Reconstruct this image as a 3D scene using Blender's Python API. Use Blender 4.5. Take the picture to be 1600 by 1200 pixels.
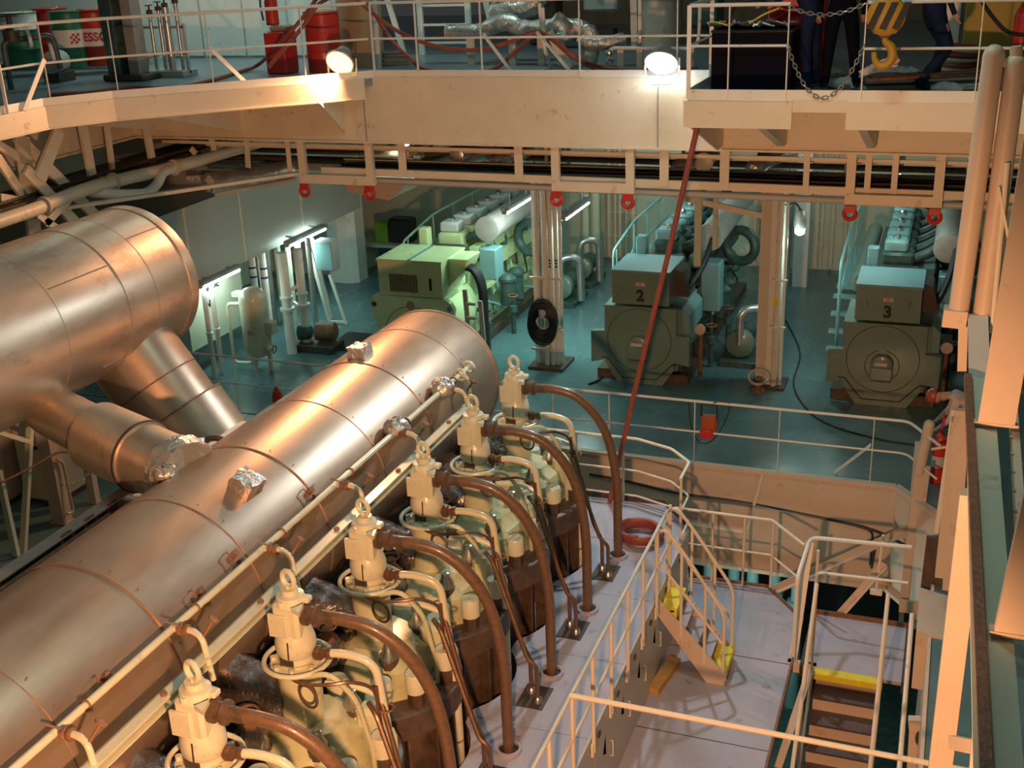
import bpy, bmesh, math, random
from mathutils import Vector, Matrix, Quaternion

# ------------------------------------------------------------------ camera
# world: X across the hatch, Y along the main engine, Z up; generator deck is z = 0
for o in list(bpy.data.objects):
    bpy.data.objects.remove(o)
S = bpy.context.scene
COL = S.collection
EYE = Vector((0, 0, 7.7))
FPX = 1829.4
YAW, PIT, ROL = 0.367556, 0.363495, -0.040668
_fw = Vector((-math.sin(YAW) * math.cos(PIT), math.cos(YAW) * math.cos(PIT), -math.sin(PIT)))
_rt = Vector((math.cos(YAW), math.sin(YAW), 0))
_up = _rt.cross(_fw)
_r = _rt * math.cos(ROL) + _up * math.sin(ROL)
_u = -_rt * math.sin(ROL) + _up * math.cos(ROL)
cam = bpy.data.cameras.new('camera')
cam.sensor_fit = 'HORIZONTAL'
cam.sensor_width = 36
cam.lens = 36 * FPX / 1600
cam.clip_start = 0.05
camo = bpy.data.objects.new('camera', cam)
M3 = Matrix((_r, _u, -_fw)).transposed()
camo.matrix_world = Matrix.Translation(EYE) @ M3.to_4x4()
COL.objects.link(camo)
S.camera = camo

# ------------------------------------------------------------------ light and exposure
S.view_settings.view_transform = 'Standard'
S.view_settings.look = 'None'
S.view_settings.exposure = 0.0
S.view_settings.gamma = 1.0
S.view_settings.use_curve_mapping = False
W = bpy.data.worlds.new('world')
S.world = W
W.use_nodes = True
bgn = W.node_tree.nodes['Background']
bgn.inputs[0].default_value = (0.55, 0.60, 0.58, 1)
bgn.inputs[1].default_value = 0.06
WARM = (1.0, 0.47, 0.22)
COOL = (0.68, 1.0, 0.88)
NEAR_WARM_W = 2800
FLOOD_WARM_W = 1000
FLOOD_COOL_W = 620
TUBE_W = 18


def _light(name, kind, loc, energy, col, target=None, size=0.2, size_y=None, cone=None, parent=None):
    l = bpy.data.lights.new(name, kind)
    l.energy = energy
    l.color = col
    if kind == 'AREA':
        l.size = size
        if size_y:
            l.shape = 'RECTANGLE'
            l.size_y = size_y
    else:
        l.shadow_soft_size = size
    if kind == 'SPOT':
        l.spot_size = cone or 2.0
        l.spot_blend = 0.5
    o = bpy.data.objects.new(name, l)
    o.location = loc
    if target is not None:
        o.rotation_euler = (Vector(target) - Vector(loc)).to_track_quat('-Z', 'Y').to_euler()
    COL.objects.link(o)
    return o


# ------------------------------------------------------------------ helpers
def ray(x, y):
    return _r * ((x - 800) / FPX) - _u * ((y - 600) / FPX) + _fw


def PY(x, y, Y):
    d = ray(x, y); return EYE + d * (Y / d.y)


def PZ(x, y, z):
    d = ray(x, y); return EYE + d * ((z - EYE.z) / d.z)


def PX(x, y, X):
    d = ray(x, y); return EYE + d * (X / d.x)


V = Vector


class G:
    """collects shapes for ONE part"""
    def __init__(s):
        s.v = []; s.f = []; s.m = []

    def add(s, vs, fs, mi=0):
        b = len(s.v)
        s.v += [V(p) for p in vs]
        s.f += [tuple(i + b for i in f) for f in fs]
        s.m += [mi] * len(fs)
        return s

    def box(s, lo, hi, mi=0):
        x0, y0, z0 = lo; x1, y1, z1 = hi
        return s.add([(x0, y0, z0), (x1, y0, z0), (x1, y1, z0), (x0, y1, z0), (x0, y0, z1), (x1, y0, z1), (x1, y1, z1), (x0, y1, z1)],
                     [(0, 3, 2, 1), (4, 5, 6, 7), (0, 1, 5, 4), (1, 2, 6, 5), (2, 3, 7, 6), (3, 0, 4, 7)], mi)

    def cbox(s, c, d, b=0.0, rz=0.0, mi=0):
        """box by centre and size, with optional bevelled vertical/horizontal edges"""
        hx, hy, hz = d[0] / 2, d[1] / 2, d[2] / 2
        if b <= 0:
            n = len(s.v)
            s.box((-hx, -hy, -hz), (hx, hy, hz), mi)
        else:
            n = len(s.v)
            pts = []; b = min(b, hx * .9, hy * .9, hz * .9)
            for (ex, ey, z) in ((hx - b, hy - b, -hz), (hx, hy, -hz + b), (hx, hy, hz - b), (hx - b, hy - b, hz)):
                k = b if ex == hx else b * .4
                pts += [(-ex + k, -ey, z), (ex - k, -ey, z), (ex, -ey + k, z), (ex, ey - k, z), (ex - k, ey, z), (-ex + k, ey, z), (-ex, ey - k, z), (-ex, -ey + k, z)]
            fs = [tuple(range(7, -1, -1)), tuple(range(24, 32))]
            for L in range(3):
                for i in range(8):
                    j = (i + 1) % 8
                    fs.append((L * 8 + i, L * 8 + j, L * 8 + 8 + j, L * 8 + 8 + i))
            s.add(pts, fs, mi)
        R = Matrix.Rotation(rz, 3, 'Z')
        for i in range(n, len(s.v)):
            s.v[i] = R @ s.v[i] + V(c)
        return s

    def bar(s, p0, p1, w, h, up=(0, 0, 1), mi=0):
        p0 = V(p0); p1 = V(p1); d = (p1 - p0).normalized(); u = V(up)
        if abs(d.dot(u)) > .97:
            u = V((0, 1, 0))
        a = d.cross(u).normalized(); u = a.cross(d).normalized()
        vs = []
        for p in (p0, p1):
            vs += [p - a * w / 2 - u * h / 2, p + a * w / 2 - u * h / 2, p + a * w / 2 + u * h / 2, p - a * w / 2 + u * h / 2]
        return s.add(vs, [(3, 2, 1, 0), (4, 5, 6, 7), (0, 1, 5, 4), (1, 2, 6, 5), (2, 3, 7, 6), (3, 0, 4, 7)], mi)

    def angle(s, p0, p1, w, t=0.012, up=(0, 0, 1), flip=1, mi=0):
        """L section"""
        p0 = V(p0); p1 = V(p1); d = (p1 - p0).normalized(); u = V(up)
        if abs(d.dot(u)) > .97:
            u = V((0, 1, 0))
        a = d.cross(u).normalized() * flip; u = a.cross(d).normalized() * flip
        s.bar(p0 + a * w / 2, p1 + a * w / 2, w, t, u, mi)
        s.bar(p0 + u * w / 2, p1 + u * w / 2, t, w, u, mi)
        return s

    def channel(s, p0, p1, w, h, t=0.02, side=1, mi=0):
        """U channel, web vertical, flanges to one side"""
        p0 = V(p0); p1 = V(p1); d = (p1 - p0).normalized(); a = d.cross(V((0, 0, 1))).normalized() * side
        s.bar(p0, p1, t, h, mi=mi)
        for z in (-h / 2 + t / 2, h / 2 - t / 2):
            o = a * (w / 2) + V((0, 0, z)); s.bar(p0 + o, p1 + o, w, t, mi=mi)
        return s

    def ibeam(s, p0, p1, w, h, t=0.02, mi=0, up=(0, 0, 1)):
        p0 = V(p0); p1 = V(p1); d = (p1 - p0).normalized(); u = V(up)
        if abs(d.dot(u)) > .97:
            u = V((0, 1, 0))
        a = d.cross(u).normalized(); u = a.cross(d)
        s.bar(p0, p1, t, h - 2 * t, u, mi)
        for z in (-h / 2 + t / 2, h / 2 - t / 2):
            s.bar(p0 + u * z, p1 + u * z, w, t, u, mi)
        return s

    def ring(s, c, ax, r, n, ref=None):
        ax = V(ax).normalized()
        ref = V(ref) if ref is not None else (V((0, 0, 1)) if abs(ax.z) < .9 else V((1, 0, 0)))
        a = ax.cross(ref).normalized(); b = ax.cross(a)
        return [V(c) + a * (r * math.cos(2 * math.pi * i / n)) + b * (r * math.sin(2 * math.pi * i / n)) for i in range(n)]

    def lathe(s, o, ax, prof, n=16, mi=0, caps=True):
        """prof: list of (radius, height along axis)"""
        o = V(o); ax = V(ax).normalized(); vs = []
        for r, h in prof:
            vs += s.ring(o + ax * h, ax, max(r, 1e-4), n)
        fs = []
        for L in range(len(prof) - 1):
            for i in range(n):
                j = (i + 1) % n
                fs.append((L * n + j, L * n + i, L * n + n + i, L * n + n + j))
        if caps:
            fs.append(tuple(range(n)))
            k = (len(prof) - 1) * n
            fs.append(tuple(range(k + n - 1, k - 1, -1)))
        return s.add(vs, fs, mi)

    def cyl(s, p0, p1, r, r2=None, n=12, mi=0, caps=True):
        p0 = V(p0); p1 = V(p1)
        return s.lathe(p0, p1 - p0, [(r, 0), (r if r2 is None else r2, (p1 - p0).length)], n, mi, caps)

    def tube(s, pts, r, n=8, closed=False, mi=0):
        pts = [V(p) for p in pts]; m = len(pts); vs = []; fs = []
        tang = []
        for i in range(m):
            if closed:
                t = pts[(i + 1) % m] - pts[i - 1]
            else:
                t = pts[min(i + 1, m - 1)] - pts[max(i - 1, 0)]
            tang.append(t.normalized())
        t0 = tang[0]; a = t0.cross(V((0, 0, 1)) if abs(t0.z) < .9 else V((1, 0, 0))).normalized()
        for i in range(m):
            t = tang[i]; a = (a - t * a.dot(t)).normalized(); b = t.cross(a)
            rr = r[i] if isinstance(r, (list, tuple)) else r
            vs += [pts[i] + a * (rr * math.cos(2 * math.pi * k / n)) + b * (rr * math.sin(2 * math.pi * k / n)) for k in range(n)]
        for i in range(m if closed else m - 1):
            j = (i + 1) % m
            for k in range(n):
                l = (k + 1) % n
                fs.append((i * n + k, i * n + l, j * n + l, j * n + k))
        if not closed:
            fs.append(tuple(range(n - 1, -1, -1))); fs.append(tuple(range((m - 1) * n, m * n)))
        return s.add(vs, fs, mi)

    def torus(s, c, ax, R, r, n=24, m=8, mi=0):
        return s.tube(s.ring(c, ax, R, n), r, m, True, mi)

    def prism(s, poly, a, b, plane='xy', mi=0):
        """extrude a 2-D polygon (ccw) between a and b along the third axis"""
        def mk(p, h):
            return {'xy': (p[0], p[1], h), 'xz': (p[0], h, p[1]), 'yz': (h, p[0], p[1])}[plane]
        n = len(poly); vs = [mk(p, a) for p in poly] + [mk(p, b) for p in poly]
        fs = [tuple(range(n - 1, -1, -1)), tuple(range(n, 2 * n))] + [(i, (i + 1) % n, (i + 1) % n + n, i + n) for i in range(n)]
        return s.add(vs, fs, mi)

    def sph(s, c, r, n=12, sc=(1, 1, 1), mi=0):
        m = n // 2 + 1; k = len(s.v)
        s.lathe((0, 0, 0), (0, 0, 1), [(r * math.sin(math.pi * i / m), -r * math.cos(math.pi * i / m)) for i in range(m + 1)], n, mi, False)
        for i in range(k, len(s.v)):
            p = s.v[i]; s.v[i] = V((p.x * sc[0], p.y * sc[1], p.z * sc[2])) + V(c)
        return s

    def hexnut(s, c, ax, r, h, mi=0):
        return s.lathe(c, ax, [(r, 0), (r, h)], 6, mi)

    def rumple(s, amt, seed=1, start=0):
        rd = random.Random(seed)
        for i in range(start, len(s.v)):
            s.v[i] = s.v[i] + V((rd.uniform(-amt, amt), rd.uniform(-amt, amt), rd.uniform(-amt, amt)))
        return s


def fil(pts, r, k=5):
    """round the corners of a polyline"""
    pts = [V(p) for p in pts]; out = [pts[0]]
    for i in range(1, len(pts) - 1):
        p = pts[i]; a = pts[i - 1] - p; b = pts[i + 1] - p
        q = min(r, a.length * .48, b.length * .48)
        A = p + a.normalized() * q; B = p + b.normalized() * q
        for j in range(k + 1):
            t = j / k
            out.append(A * (1 - t) ** 2 + p * (2 * t * (1 - t)) + B * t ** 2)
    out.append(pts[-1]); return out


def catm(pts, k=6):
    pts = [V(p) for p in pts]; P = [pts[0]] + pts + [pts[-1]]; out = []
    for i in range(1, len(P) - 2):
        a, b, c, d = P[i - 1:i + 3]
        for j in range(k):
            t = j / k
            out.append(.5 * ((2 * b) + (c - a) * t + (2 * a - 5 * b + 4 * c - d) * t * t + (3 * b - a - 3 * c + d) * t ** 3))
    out.append(pts[-1]); return out


WL = {}


def _mesh(name, g, mats, off, sharp=38):
    me = bpy.data.meshes.new(name)
    me.from_pydata([tuple(p - off) for p in g.v], [], g.f)
    if not isinstance(mats, (list, tuple)):
        mats = [mats]
    for m in mats:
        me.materials.append(m)
    if len(mats) > 1:
        me.polygons.foreach_set('material_index', g.m)
    bm = bmesh.new(); bm.from_mesh(me); bmesh.ops.recalc_face_normals(bm, faces=bm.faces); bm.to_mesh(me); bm.free()
    me.polygons.foreach_set('use_smooth', [True] * len(me.polygons))
    me.set_sharp_from_angle(angle=math.radians(sharp))
    return me


def tag(o, label, cat, group=None):
    o['label'] = label; o['category'] = cat
    if group:
        o['group'] = group
    return o


def thing(name, label, cat, loc=(0, 0, 0), group=None):
    o = bpy.data.objects.new(name, None); o.location = loc; o.empty_display_size = .1
    COL.objects.link(o); WL[o.name] = V(loc)
    return tag(o, label, cat, group)


def part(name, g, mat, parent, label=None):
    off = WL[parent.name]
    o = bpy.data.objects.new(name, _mesh(name, g, mat, off))
    COL.objects.link(o); o.parent = parent; WL[o.name] = off
    if label:
        o['label'] = label
    return o


def share(src, parent, shift):
    """another piece with the same mesh, moved by shift"""
    o = bpy.data.objects.new(src.name.split('.')[0], src.data)
    COL.objects.link(o); o.parent = parent; o.location = V(shift); WL[o.name] = WL[parent.name] + V(shift)
    return o


def solo(name, g, mat, label, cat, group=None):
    lo = V((min(p.x for p in g.v), min(p.y for p in g.v), min(p.z for p in g.v)))
    hi = V((max(p.x for p in g.v), max(p.y for p in g.v), max(p.z for p in g.v)))
    b = V(((lo.x + hi.x) / 2, (lo.y + hi.y) / 2, lo.z))
    o = bpy.data.objects.new(name, _mesh(name, g, mat, b)); o.location = b
    COL.objects.link(o); WL[o.name] = b
    return tag(o, label, cat, group)


def struct(name, g, mat, parent=None):
    if parent is not None:
        return part(name, g, mat, parent)
    o = bpy.data.objects.new(name, _mesh(name, g, mat, V((0, 0, 0))))
    COL.objects.link(o); o['kind'] = 'structure'; WL[o.name] = V((0, 0, 0))
    return o


def copy_tree(o, parent=None):
    c = o.copy(); COL.objects.link(c)
    if parent is not None:
        c.parent = parent
    for ch in list(o.children):
        copy_tree(ch, c)
    return c


# ------------------------------------------------------------------ materials
def mat(name, col, rough=.5, metal=0., var=.12, scale=3., bump=.0, bscale=40., dirt=None, dirt_amt=0., stretch=None, emit=None, estr=0., coat=0., rvar=.1, dscale=None, spec=None):
    m = bpy.data.materials.new(name); m.use_nodes = True
    nt = m.node_tree; N = nt.nodes; L = nt.links; b = N['Principled BSDF']
    tc = N.new('ShaderNodeTexCoord'); mp = N.new('ShaderNodeMapping'); L.new(tc.outputs['Object'], mp.inputs[0])
    if stretch:
        mp.inputs['Scale'].default_value = stretch
    nz = N.new('ShaderNodeTexNoise'); nz.inputs['Scale'].default_value = scale; nz.inputs['Detail'].default_value = 6; nz.inputs['Roughness'].default_value = .62
    L.new(mp.outputs[0], nz.inputs['Vector'])
    cr = N.new('ShaderNodeValToRGB'); cr.color_ramp.elements[0].position = .3; cr.color_ramp.elements[1].position = .72
    cr.color_ramp.elements[0].color = tuple(max(0, c * (1 - var)) for c in col) + (1,)
    cr.color_ramp.elements[1].color = tuple(min(1, c * (1 + var)) for c in col) + (1,)
    L.new(nz.outputs[0], cr.inputs[0])
    out = cr.outputs[0]
    if dirt:
        n2 = N.new('ShaderNodeTexNoise'); n2.inputs['Scale'].default_value = dscale or scale * 2.3; n2.inputs['Detail'].default_value = 8; n2.inputs['Roughness'].default_value = .7
        L.new(mp.outputs[0], n2.inputs['Vector'])
        r2 = N.new('ShaderNodeValToRGB'); r2.color_ramp.elements[0].position = .62 - dirt_amt * .3; r2.color_ramp.elements[1].position = .74
        L.new(n2.outputs[0], r2.inputs[0])
        mx = N.new('ShaderNodeMix'); mx.data_type = 'RGBA'
        L.new(r2.outputs[0], mx.inputs[0]); L.new(out, mx.inputs[6]); mx.inputs[7].default_value = tuple(dirt) + (1,)
        out = mx.outputs[2]
    L.new(out, b.inputs['Base Color'])
    mr = N.new('ShaderNodeMapRange'); mr.inputs[3].default_value = max(.03, rough - rvar); mr.inputs[4].default_value = min(1, rough + rvar)
    L.new(nz.outputs[0], mr.inputs[0]); L.new(mr.outputs[0], b.inputs['Roughness'])
    b.inputs['Metallic'].default_value = metal
    if spec is not None:
        b.inputs['Specular IOR Level'].default_value = spec
    if coat:
        b.inputs['Coat Weight'].default_value = coat; b.inputs['Coat Roughness'].default_value = .12
    if bump:
        n3 = N.new('ShaderNodeTexNoise'); n3.inputs['Scale'].default_value = bscale; n3.inputs['Detail'].default_value = 4
        L.new(mp.outputs[0], n3.inputs['Vector'])
        bp = N.new('ShaderNodeBump'); bp.inputs['Strength'].default_value = bump; bp.inputs['Distance'].default_value = .02
        L.new(n3.outputs[0], bp.inputs['Height']); L.new(bp.outputs[0], b.inputs['Normal'])
    if emit:
        b.inputs['Emission Color'].default_value = tuple(emit) + (1,); b.inputs['Emission Strength'].default_value = estr
    return m


M = {}
M['cream'] = mat('cream paint', (.74, .66, .52), .45, var=.06, scale=2, bump=.05, dirt=(.38, .25, .13), dirt_amt=.06)
M['white'] = mat('white paint', (.78, .77, .72), .42, var=.05, scale=2, bump=.04, dirt=(.45, .32, .2), dirt_amt=.03)
M['wallgreen'] = mat('pale green wall paint', (.60, .64, .50), .55, var=.07, scale=1.2, dirt=(.36, .3, .2), dirt_amt=.05)
M['trunk'] = mat('grey white plating', (.46, .46, .42), .4, var=.06, scale=1.0)
M['peach'] = mat('cream plating with rust marks', (.62, .50, .39), .5, var=.08, scale=1.6, bump=.05, dirt=(.42, .22, .1), dirt_amt=.1)
M['floor'] = mat('blue green deck paint', (.095, .19, .205), .26, var=.10, scale=1.1, bump=.04, bscale=12, rvar=.1, dirt=(.06, .12, .13), dirt_amt=.03)
M['floorgrey'] = mat('grey deck paint', (.40, .39, .465), .5, var=.10, scale=1.5, bump=.08, bscale=60, dirt=(.22, .15, .12), dirt_amt=.12)
M['uppfloor'] = mat('upper deck paint', (.20, .26, .29), .3, var=.18, scale=1.0, rvar=.1)
M['dark'] = mat('dark oily steel', (.06, .045, .035), .5, var=.4, scale=4, bump=.15)
M['brown'] = mat('brown oily casting', (.095, .062, .042), .42, var=.4, scale=5, bump=.2, dirt=(.05, .03, .02), dirt_amt=.3)
M['rust'] = mat('rusty bracket', (.22, .11, .06), .6, var=.4, scale=14, bump=.3)
M['black'] = mat('black rubber', (.018, .018, .02), .45, var=.3)
M['clad'] = mat('brushed aluminium cladding', (.50, .375, .285), .40, metal=.78, var=.10, scale=2.2, bump=.03, bscale=5, rvar=.1, stretch=(1.6, .5, 1.6), dirt=(.44, .33, .24), dirt_amt=.22, dscale=2.6)
M['clad2'] = mat('dulled aluminium cladding', (.66, .55, .44), .40, metal=.78, var=.14, scale=1.6, bump=.04, bscale=4, rvar=.1, stretch=(1.2, .5, 1.2), dirt=(.36, .26, .19), dirt_amt=.3, dscale=1.8)
M['foil'] = mat('crumpled foil lagging', (.68, .64, .60), .34, metal=.75, var=.2, scale=8, bump=.8, bscale=22)
M['foildark'] = mat('dark sooty foil', (.26, .23, .22), .28, metal=.85, var=.3, scale=8, bump=.8, bscale=20)  # darker foil for the exhaust ducts
M['steel'] = mat('bare steel', (.55, .53, .50), .32, metal=.95, var=.15, scale=10)
M['galv'] = mat('galvanised pipe', (.56, .58, .58), .34, metal=.8, var=.12, scale=6)
M['engine'] = mat('pale green engine paint', (.56, .58, .38), .33, var=.1, scale=5, bump=.04, coat=.35, dirt=(.22, .15, .07), dirt_amt=.14)
M['enginelight'] = mat('cream green valve paint', (.64, .645, .48), .32, var=.07, scale=5, coat=.35, dirt=(.3, .2, .1), dirt_amt=.05)
M['enginegold'] = mat('yellow green cover paint', (.52, .53, .31), .36, var=.12, scale=4, bump=.05, coat=.3, dirt=(.2, .13, .06), dirt_amt=.15)
M['hose'] = mat('brown sheathed hose', (.145, .085, .048), .33, var=.25, scale=22, bump=.15, bscale=120, coat=.3)
M['copper'] = mat('brown fuel pipe', (.17, .10, .06), .35, metal=.4, var=.25, scale=20)
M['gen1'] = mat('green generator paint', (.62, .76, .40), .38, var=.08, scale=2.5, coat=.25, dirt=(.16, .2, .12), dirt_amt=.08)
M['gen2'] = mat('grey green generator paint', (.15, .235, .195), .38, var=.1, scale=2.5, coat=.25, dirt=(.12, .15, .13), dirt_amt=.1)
M['genblue'] = mat('blue green panel paint', (.16, .31, .33), .4, var=.08, scale=3)
M['gendark'] = mat('dark green machinery', (.05, .10, .09), .4, var=.4, scale=7, bump=.15)
M['rail_teal'] = mat('teal rail paint', (.22, .42, .42), .4, var=.08)
M['rail_green'] = mat('green rail paint', (.30, .50, .34), .4, var=.08)
M['red'] = mat('red paint', (.55, .03, .02), .35, var=.15, scale=4)
M['redhose'] = mat('red rubber hose', (.30, .075, .05), .5, var=.2, scale=12)
M['orange'] = mat('orange plastic', (.42, .09, .03), .4, var=.1)
M['yellow'] = mat('yellow tread paint', (.80, .66, .03), .5, var=.12, scale=9, bump=.1, dirt=(.4, .3, .05), dirt_amt=.08)
M['tread'] = mat('dark tread plate', (.13, .10, .10), .45, metal=.4, var=.3, scale=30, bump=.5, bscale=90)
M['drumgreen'] = mat('green drum paint', (.02, .16, .08), .4, var=.15)
M['navy'] = mat('navy cloth', (.010, .018, .055), .85, spec=.15, var=.3, scale=12, bump=.3, bscale=25)
M['navydark'] = mat('dark blue cloth', (.004, .005, .009), .9, spec=.08, var=.3, scale=12, bump=.3, bscale=25)
M['boxblack'] = mat('blue black case', (.004, .004, .012), .7, var=.2, spec=.08)
M['skin'] = mat('skin', (.55, .30, .21), .5, var=.08)
M['shirt'] = mat('pale pink cloth', (.70, .52, .46), .8, var=.08, bump=.3, bscale=20)
M['hookyellow'] = mat('hook yellow', (.45, .25, .02), .42, var=.12)
M['wood'] = mat('wood plank', (.52, .30, .08), .6, var=.25, scale=3, stretch=(1, 1, 12), bump=.1)
M['bluepl'] = mat('blue plastic', (.01, .03, .14), .4, var=.15)
M['limegreen'] = mat('lime green paint', (.22, .42, .03), .45, var=.1)
M['lag'] = mat('dirty lagging cloth', (.34, .31, .28), .6, var=.15, scale=6, bump=.1)
M['rag'] = mat('grey white rag', (.55, .54, .52), .9, var=.2, scale=9, bump=.4, bscale=18)
M['tan'] = mat('tan cardboard brown', (.36, .24, .14), .6, var=.2)
M['print'] = mat('black print', (.012, .012, .012), .6, var=.05)
M['printred'] = mat('red print', (.5, .02, .02), .5, var=.05)
M['printblue'] = mat('blue band', (.01, .03, .25), .5, var=.05)
M['plate'] = mat('pale name plate', (.62, .52, .45), .5, var=.08)
M['tube'] = mat('lit fluorescent tube', (1, 1, 1), .4, emit=(.75, 1, .97), estr=14)
M['floodcool'] = mat('lit cool flood glass', (1, 1, 1), .4, emit=(.85, .97, 1), estr=60)
M['floodwarm'] = mat('lit warm flood glass', (1, 1, 1), .4, emit=(1, .55, .14), estr=5)
M['screen'] = mat('pale grey cabinet', (.55, .60, .58), .45, var=.05)
M['glasscover'] = mat('tube fitting housing', (.35, .36, .35), .4, metal=.3)
M['yellowwall'] = mat('ochre cabinet', (.40, .27, .03), .5, var=.1)

# ================================================================== setting
GD = 16.3          # far edge of the hatch on the generator deck
g = G()
g.box((-20, GD + .04, -.12), (8, 28.3, 0))
g.prism([(-20, 2), (-8.05, 2), (-8.05, GD), (-20, GD)], -.12, 0)
g.prism([(.22, 2), (8, 2), (8, GD + .04), (-.35, GD + .04), (.25, GD - .72)], -.12, 0)
struct('floor', g, M['floor'])
g = G()
g.box((-20, 2, -5.1), (8, 28.3, -5))
struct('floor_bottom', g, M['gendark'])
g = G()
g.prism([(-2.97, 3), (-1.36, 3), (-1.36, 14.2), (-1.95, 14.93), (-3.5, 14.9), (-3.5, 14.5), (-2.97, 14.5)], -1.25, -1.15)
struct('floor_lower', g, M['floorgrey'])
lip = G()
for a, b in (((-1.36, 3), (-1.36, 14.2)), ((-1.36, 14.2), (-1.95, 14.93)), ((-1.95, 14.93), (-3.5, 14.9))):
    lip.bar((a[0], a[1], -1.16), (b[0], b[1], -1.16), .03, .10)
struct('trim_1', lip, M['rust'])
# seams of the lower deck plates
g = G()
for y in (7.2, 9.3, 11.3, 13.1):
    g.box((-2.95, y, -1.152), (-1.37, y + .012, -1.147))
struct('trim_2', g, M['dark'])
# coaming under the generator deck, round the hatch
g = G()
g.box((-7.9, GD, -1.62), (-.35, GD + .04, 0.02))
g.prism([(-.35, GD), (.22, GD - .75), (.25, GD - .72), (-.33, GD + .03)], -1.62, .02)
g.box((.22, 1, -5), (.26, GD - .75, .02))
struct('wall_coaming', g, M['peach'])
g = G()
g.box((-7.9, GD - .10, -1.68), (-.35, GD + .04, -1.62))
g.box((-7.9, GD - .05, .0), (-.35, GD + .05, .05))
g.prism([(-.37, GD - .05), (.17, GD - .77), (.27, GD - .70), (-.31, GD + .05)], .0, .05)
g.prism([(-.38, GD - .12), (.12, GD - .79), (.25, GD - .74), (-.32, GD + .03)], -1.68, -1.62)
struct('trim_3', g, M['peach'])
# walls
g = G(); g.box((-20, 28, 0), (8, 28.2, 5.5)); struct('wall_back', g, M['wallgreen'])
g = G(); g.box((-16.2, 2, 0), (-16, 28, 5.5)); struct('wall_left', g, M['wallgreen'])
g = G(); g.box((6, 2, -5), (6.2, 28, 12)); struct('wall_right', g, M['wallgreen'])
g = G()
g.box((-16, 13.2, 1.9), (-13, 24.3, 3.36))
g.box((-16, 19.5, 3.36), (-13.02, 24.3, 5.4))
struct('wall_trunk', g, M['trunk'])
g = G()
for y in (15.4, 17.5, 19.3, 21.6):
    g.box((-13.0, y, 1.9), (-12.985, y + .05, 3.36 if y < 19.5 else 4.9))
struct('trim_4', g, M['cream'])
g = G()
g.prism([(-14.0, 24.35), (-13.45, 24.35), (-13.3, 24.5), (-13.3, 24.95), (-14, 24.95)], 0, 5.5)
struct('trim_5', g, M['white'])
g = G()
g.box((-16, 24.95, 0), (-14, 25.1, 5.4)); struct('wall_alcove', g, M['trunk'])
# upper deck
UZ = 5.85
poly = [(-30, 2), (-11.4, 2), (-11.4, 12.7), (-10.9, 13.5), (-8.15, 16.03), (-3.0, 16.03), (-3.0, 13.95), (.3, 13.92), (6, 13.2), (6, 30), (-30, 30)]
g = G(); g.prism(poly, UZ - .12, UZ)
struct('floor_upper', g, M['uppfloor'])
# fascia channel along the cut corner, toe boards
edge = [(-11.4, 4), (-11.4, 12.7), (-10.9, 13.5), (-8.3, 15.9)]
g = G()
for a, b in zip(edge, edge[1:]):
    d = V((b[0] - a[0], b[1] - a[1], 0)).normalized(); n = V((d.y, -d.x, 0)) * .03
    a3 = V((a[0], a[1], UZ - .15)) + n; b3 = V((b[0], b[1], UZ - .15)) + n + d * .02
    g.bar(a3, b3, .02, .30)
    g.bar(a3 - n * 2 - V((0, 0, .14)), b3 - n * 2 - V((0, 0, .14)), .18, .02)
struct('trim_6', g, M['cream'])
g = G()
full = [(-11.4, 4), (-11.4, 12.7), (-10.9, 13.5), (-8.15, 16.03), (-3.05, 16.03)]
for a, b in zip(full, full[1:]):
    g.bar((a[0], a[1], UZ + .05), (b[0], b[1], UZ + .05), .012, .11)
pl = [(-3.0, 15.9), (-3.0, 13.95), (.3, 13.92), (5.5, 13.25)]
for a, b in zip(pl, pl[1:]):
    g.bar((a[0], a[1], UZ + .045), (b[0], b[1], UZ + .045), .012, .13)
struct('trim_7', g, M['white'])
# deep girders under the deck edge
g = G()
g.box((-8.5, 16.0, 4.9), (-2.97, 16.08, UZ + .01))
g.box((-12.65, 16.05, 4.9), (6, 16.08, UZ - .02))
g.box((-12.65, 15.98, 4.88), (6, 16.30, 4.91))
g.box((-12.67, 4, 4.9), (-12.63, 16.08, UZ - .1))
g.box((-12.78, 4, 4.88), (-12.55, 16.08, 4.91))
struct('trim_8', g, M['cream'])
g = G()
for x in (-8.36, -3.86):
    g.box((x, 15.985, 4.9), (x + .016, 16.02, UZ - .02))
struct('trim_9', g, M['lag'])
# triangular brackets carrying the cut corner
for x, yy in ((-8.75, 15.35), (-10.6, 13.9), (-11.9, 13.2)):
    g = G()
    g.prism([(16.05, 5.55), (16.05, 5.0), (yy, 5.55)], x, x + .025, 'yz')
    struct('trim_10', g, M['cream'])
# protruding right platform: edge beams, side plate and brackets
g = G()
g.box((-3.02, 13.90, UZ - .33), (-1.78, 13.94, UZ - .02))
g.box((-3.05, 13.94, UZ - .33), (-3.01, 16.05, UZ - .02))
g.prism([(-1.18, 13.93), (.3, 13.90), (5.5, 13.2), (5.5, 13.24), (.3, 13.94), (-1.18, 13.97)], UZ - .33, UZ - .02)
g.prism([(13.95, UZ - .33), (16.05, UZ - .33), (16.05, 4.95), (15.7, 4.95)], -2.98, -2.955, 'yz')
struct('trim_11', g, M['cream'])
for x in (-2.2, -1.05, .5):
    g = G()
    g.prism([(14.0, UZ - .33), (16.05, UZ - .33), (16.05, 5.0), (15.8, 5.0)], x, x + .10, 'yz')
    struct('trim_12', g, M['cream'])
g = G(); g.box((-1.79, 13.925, UZ - .14), (-1.17, 13.945, UZ - .0)); struct('trim_13', g, M['cream'])
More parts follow.
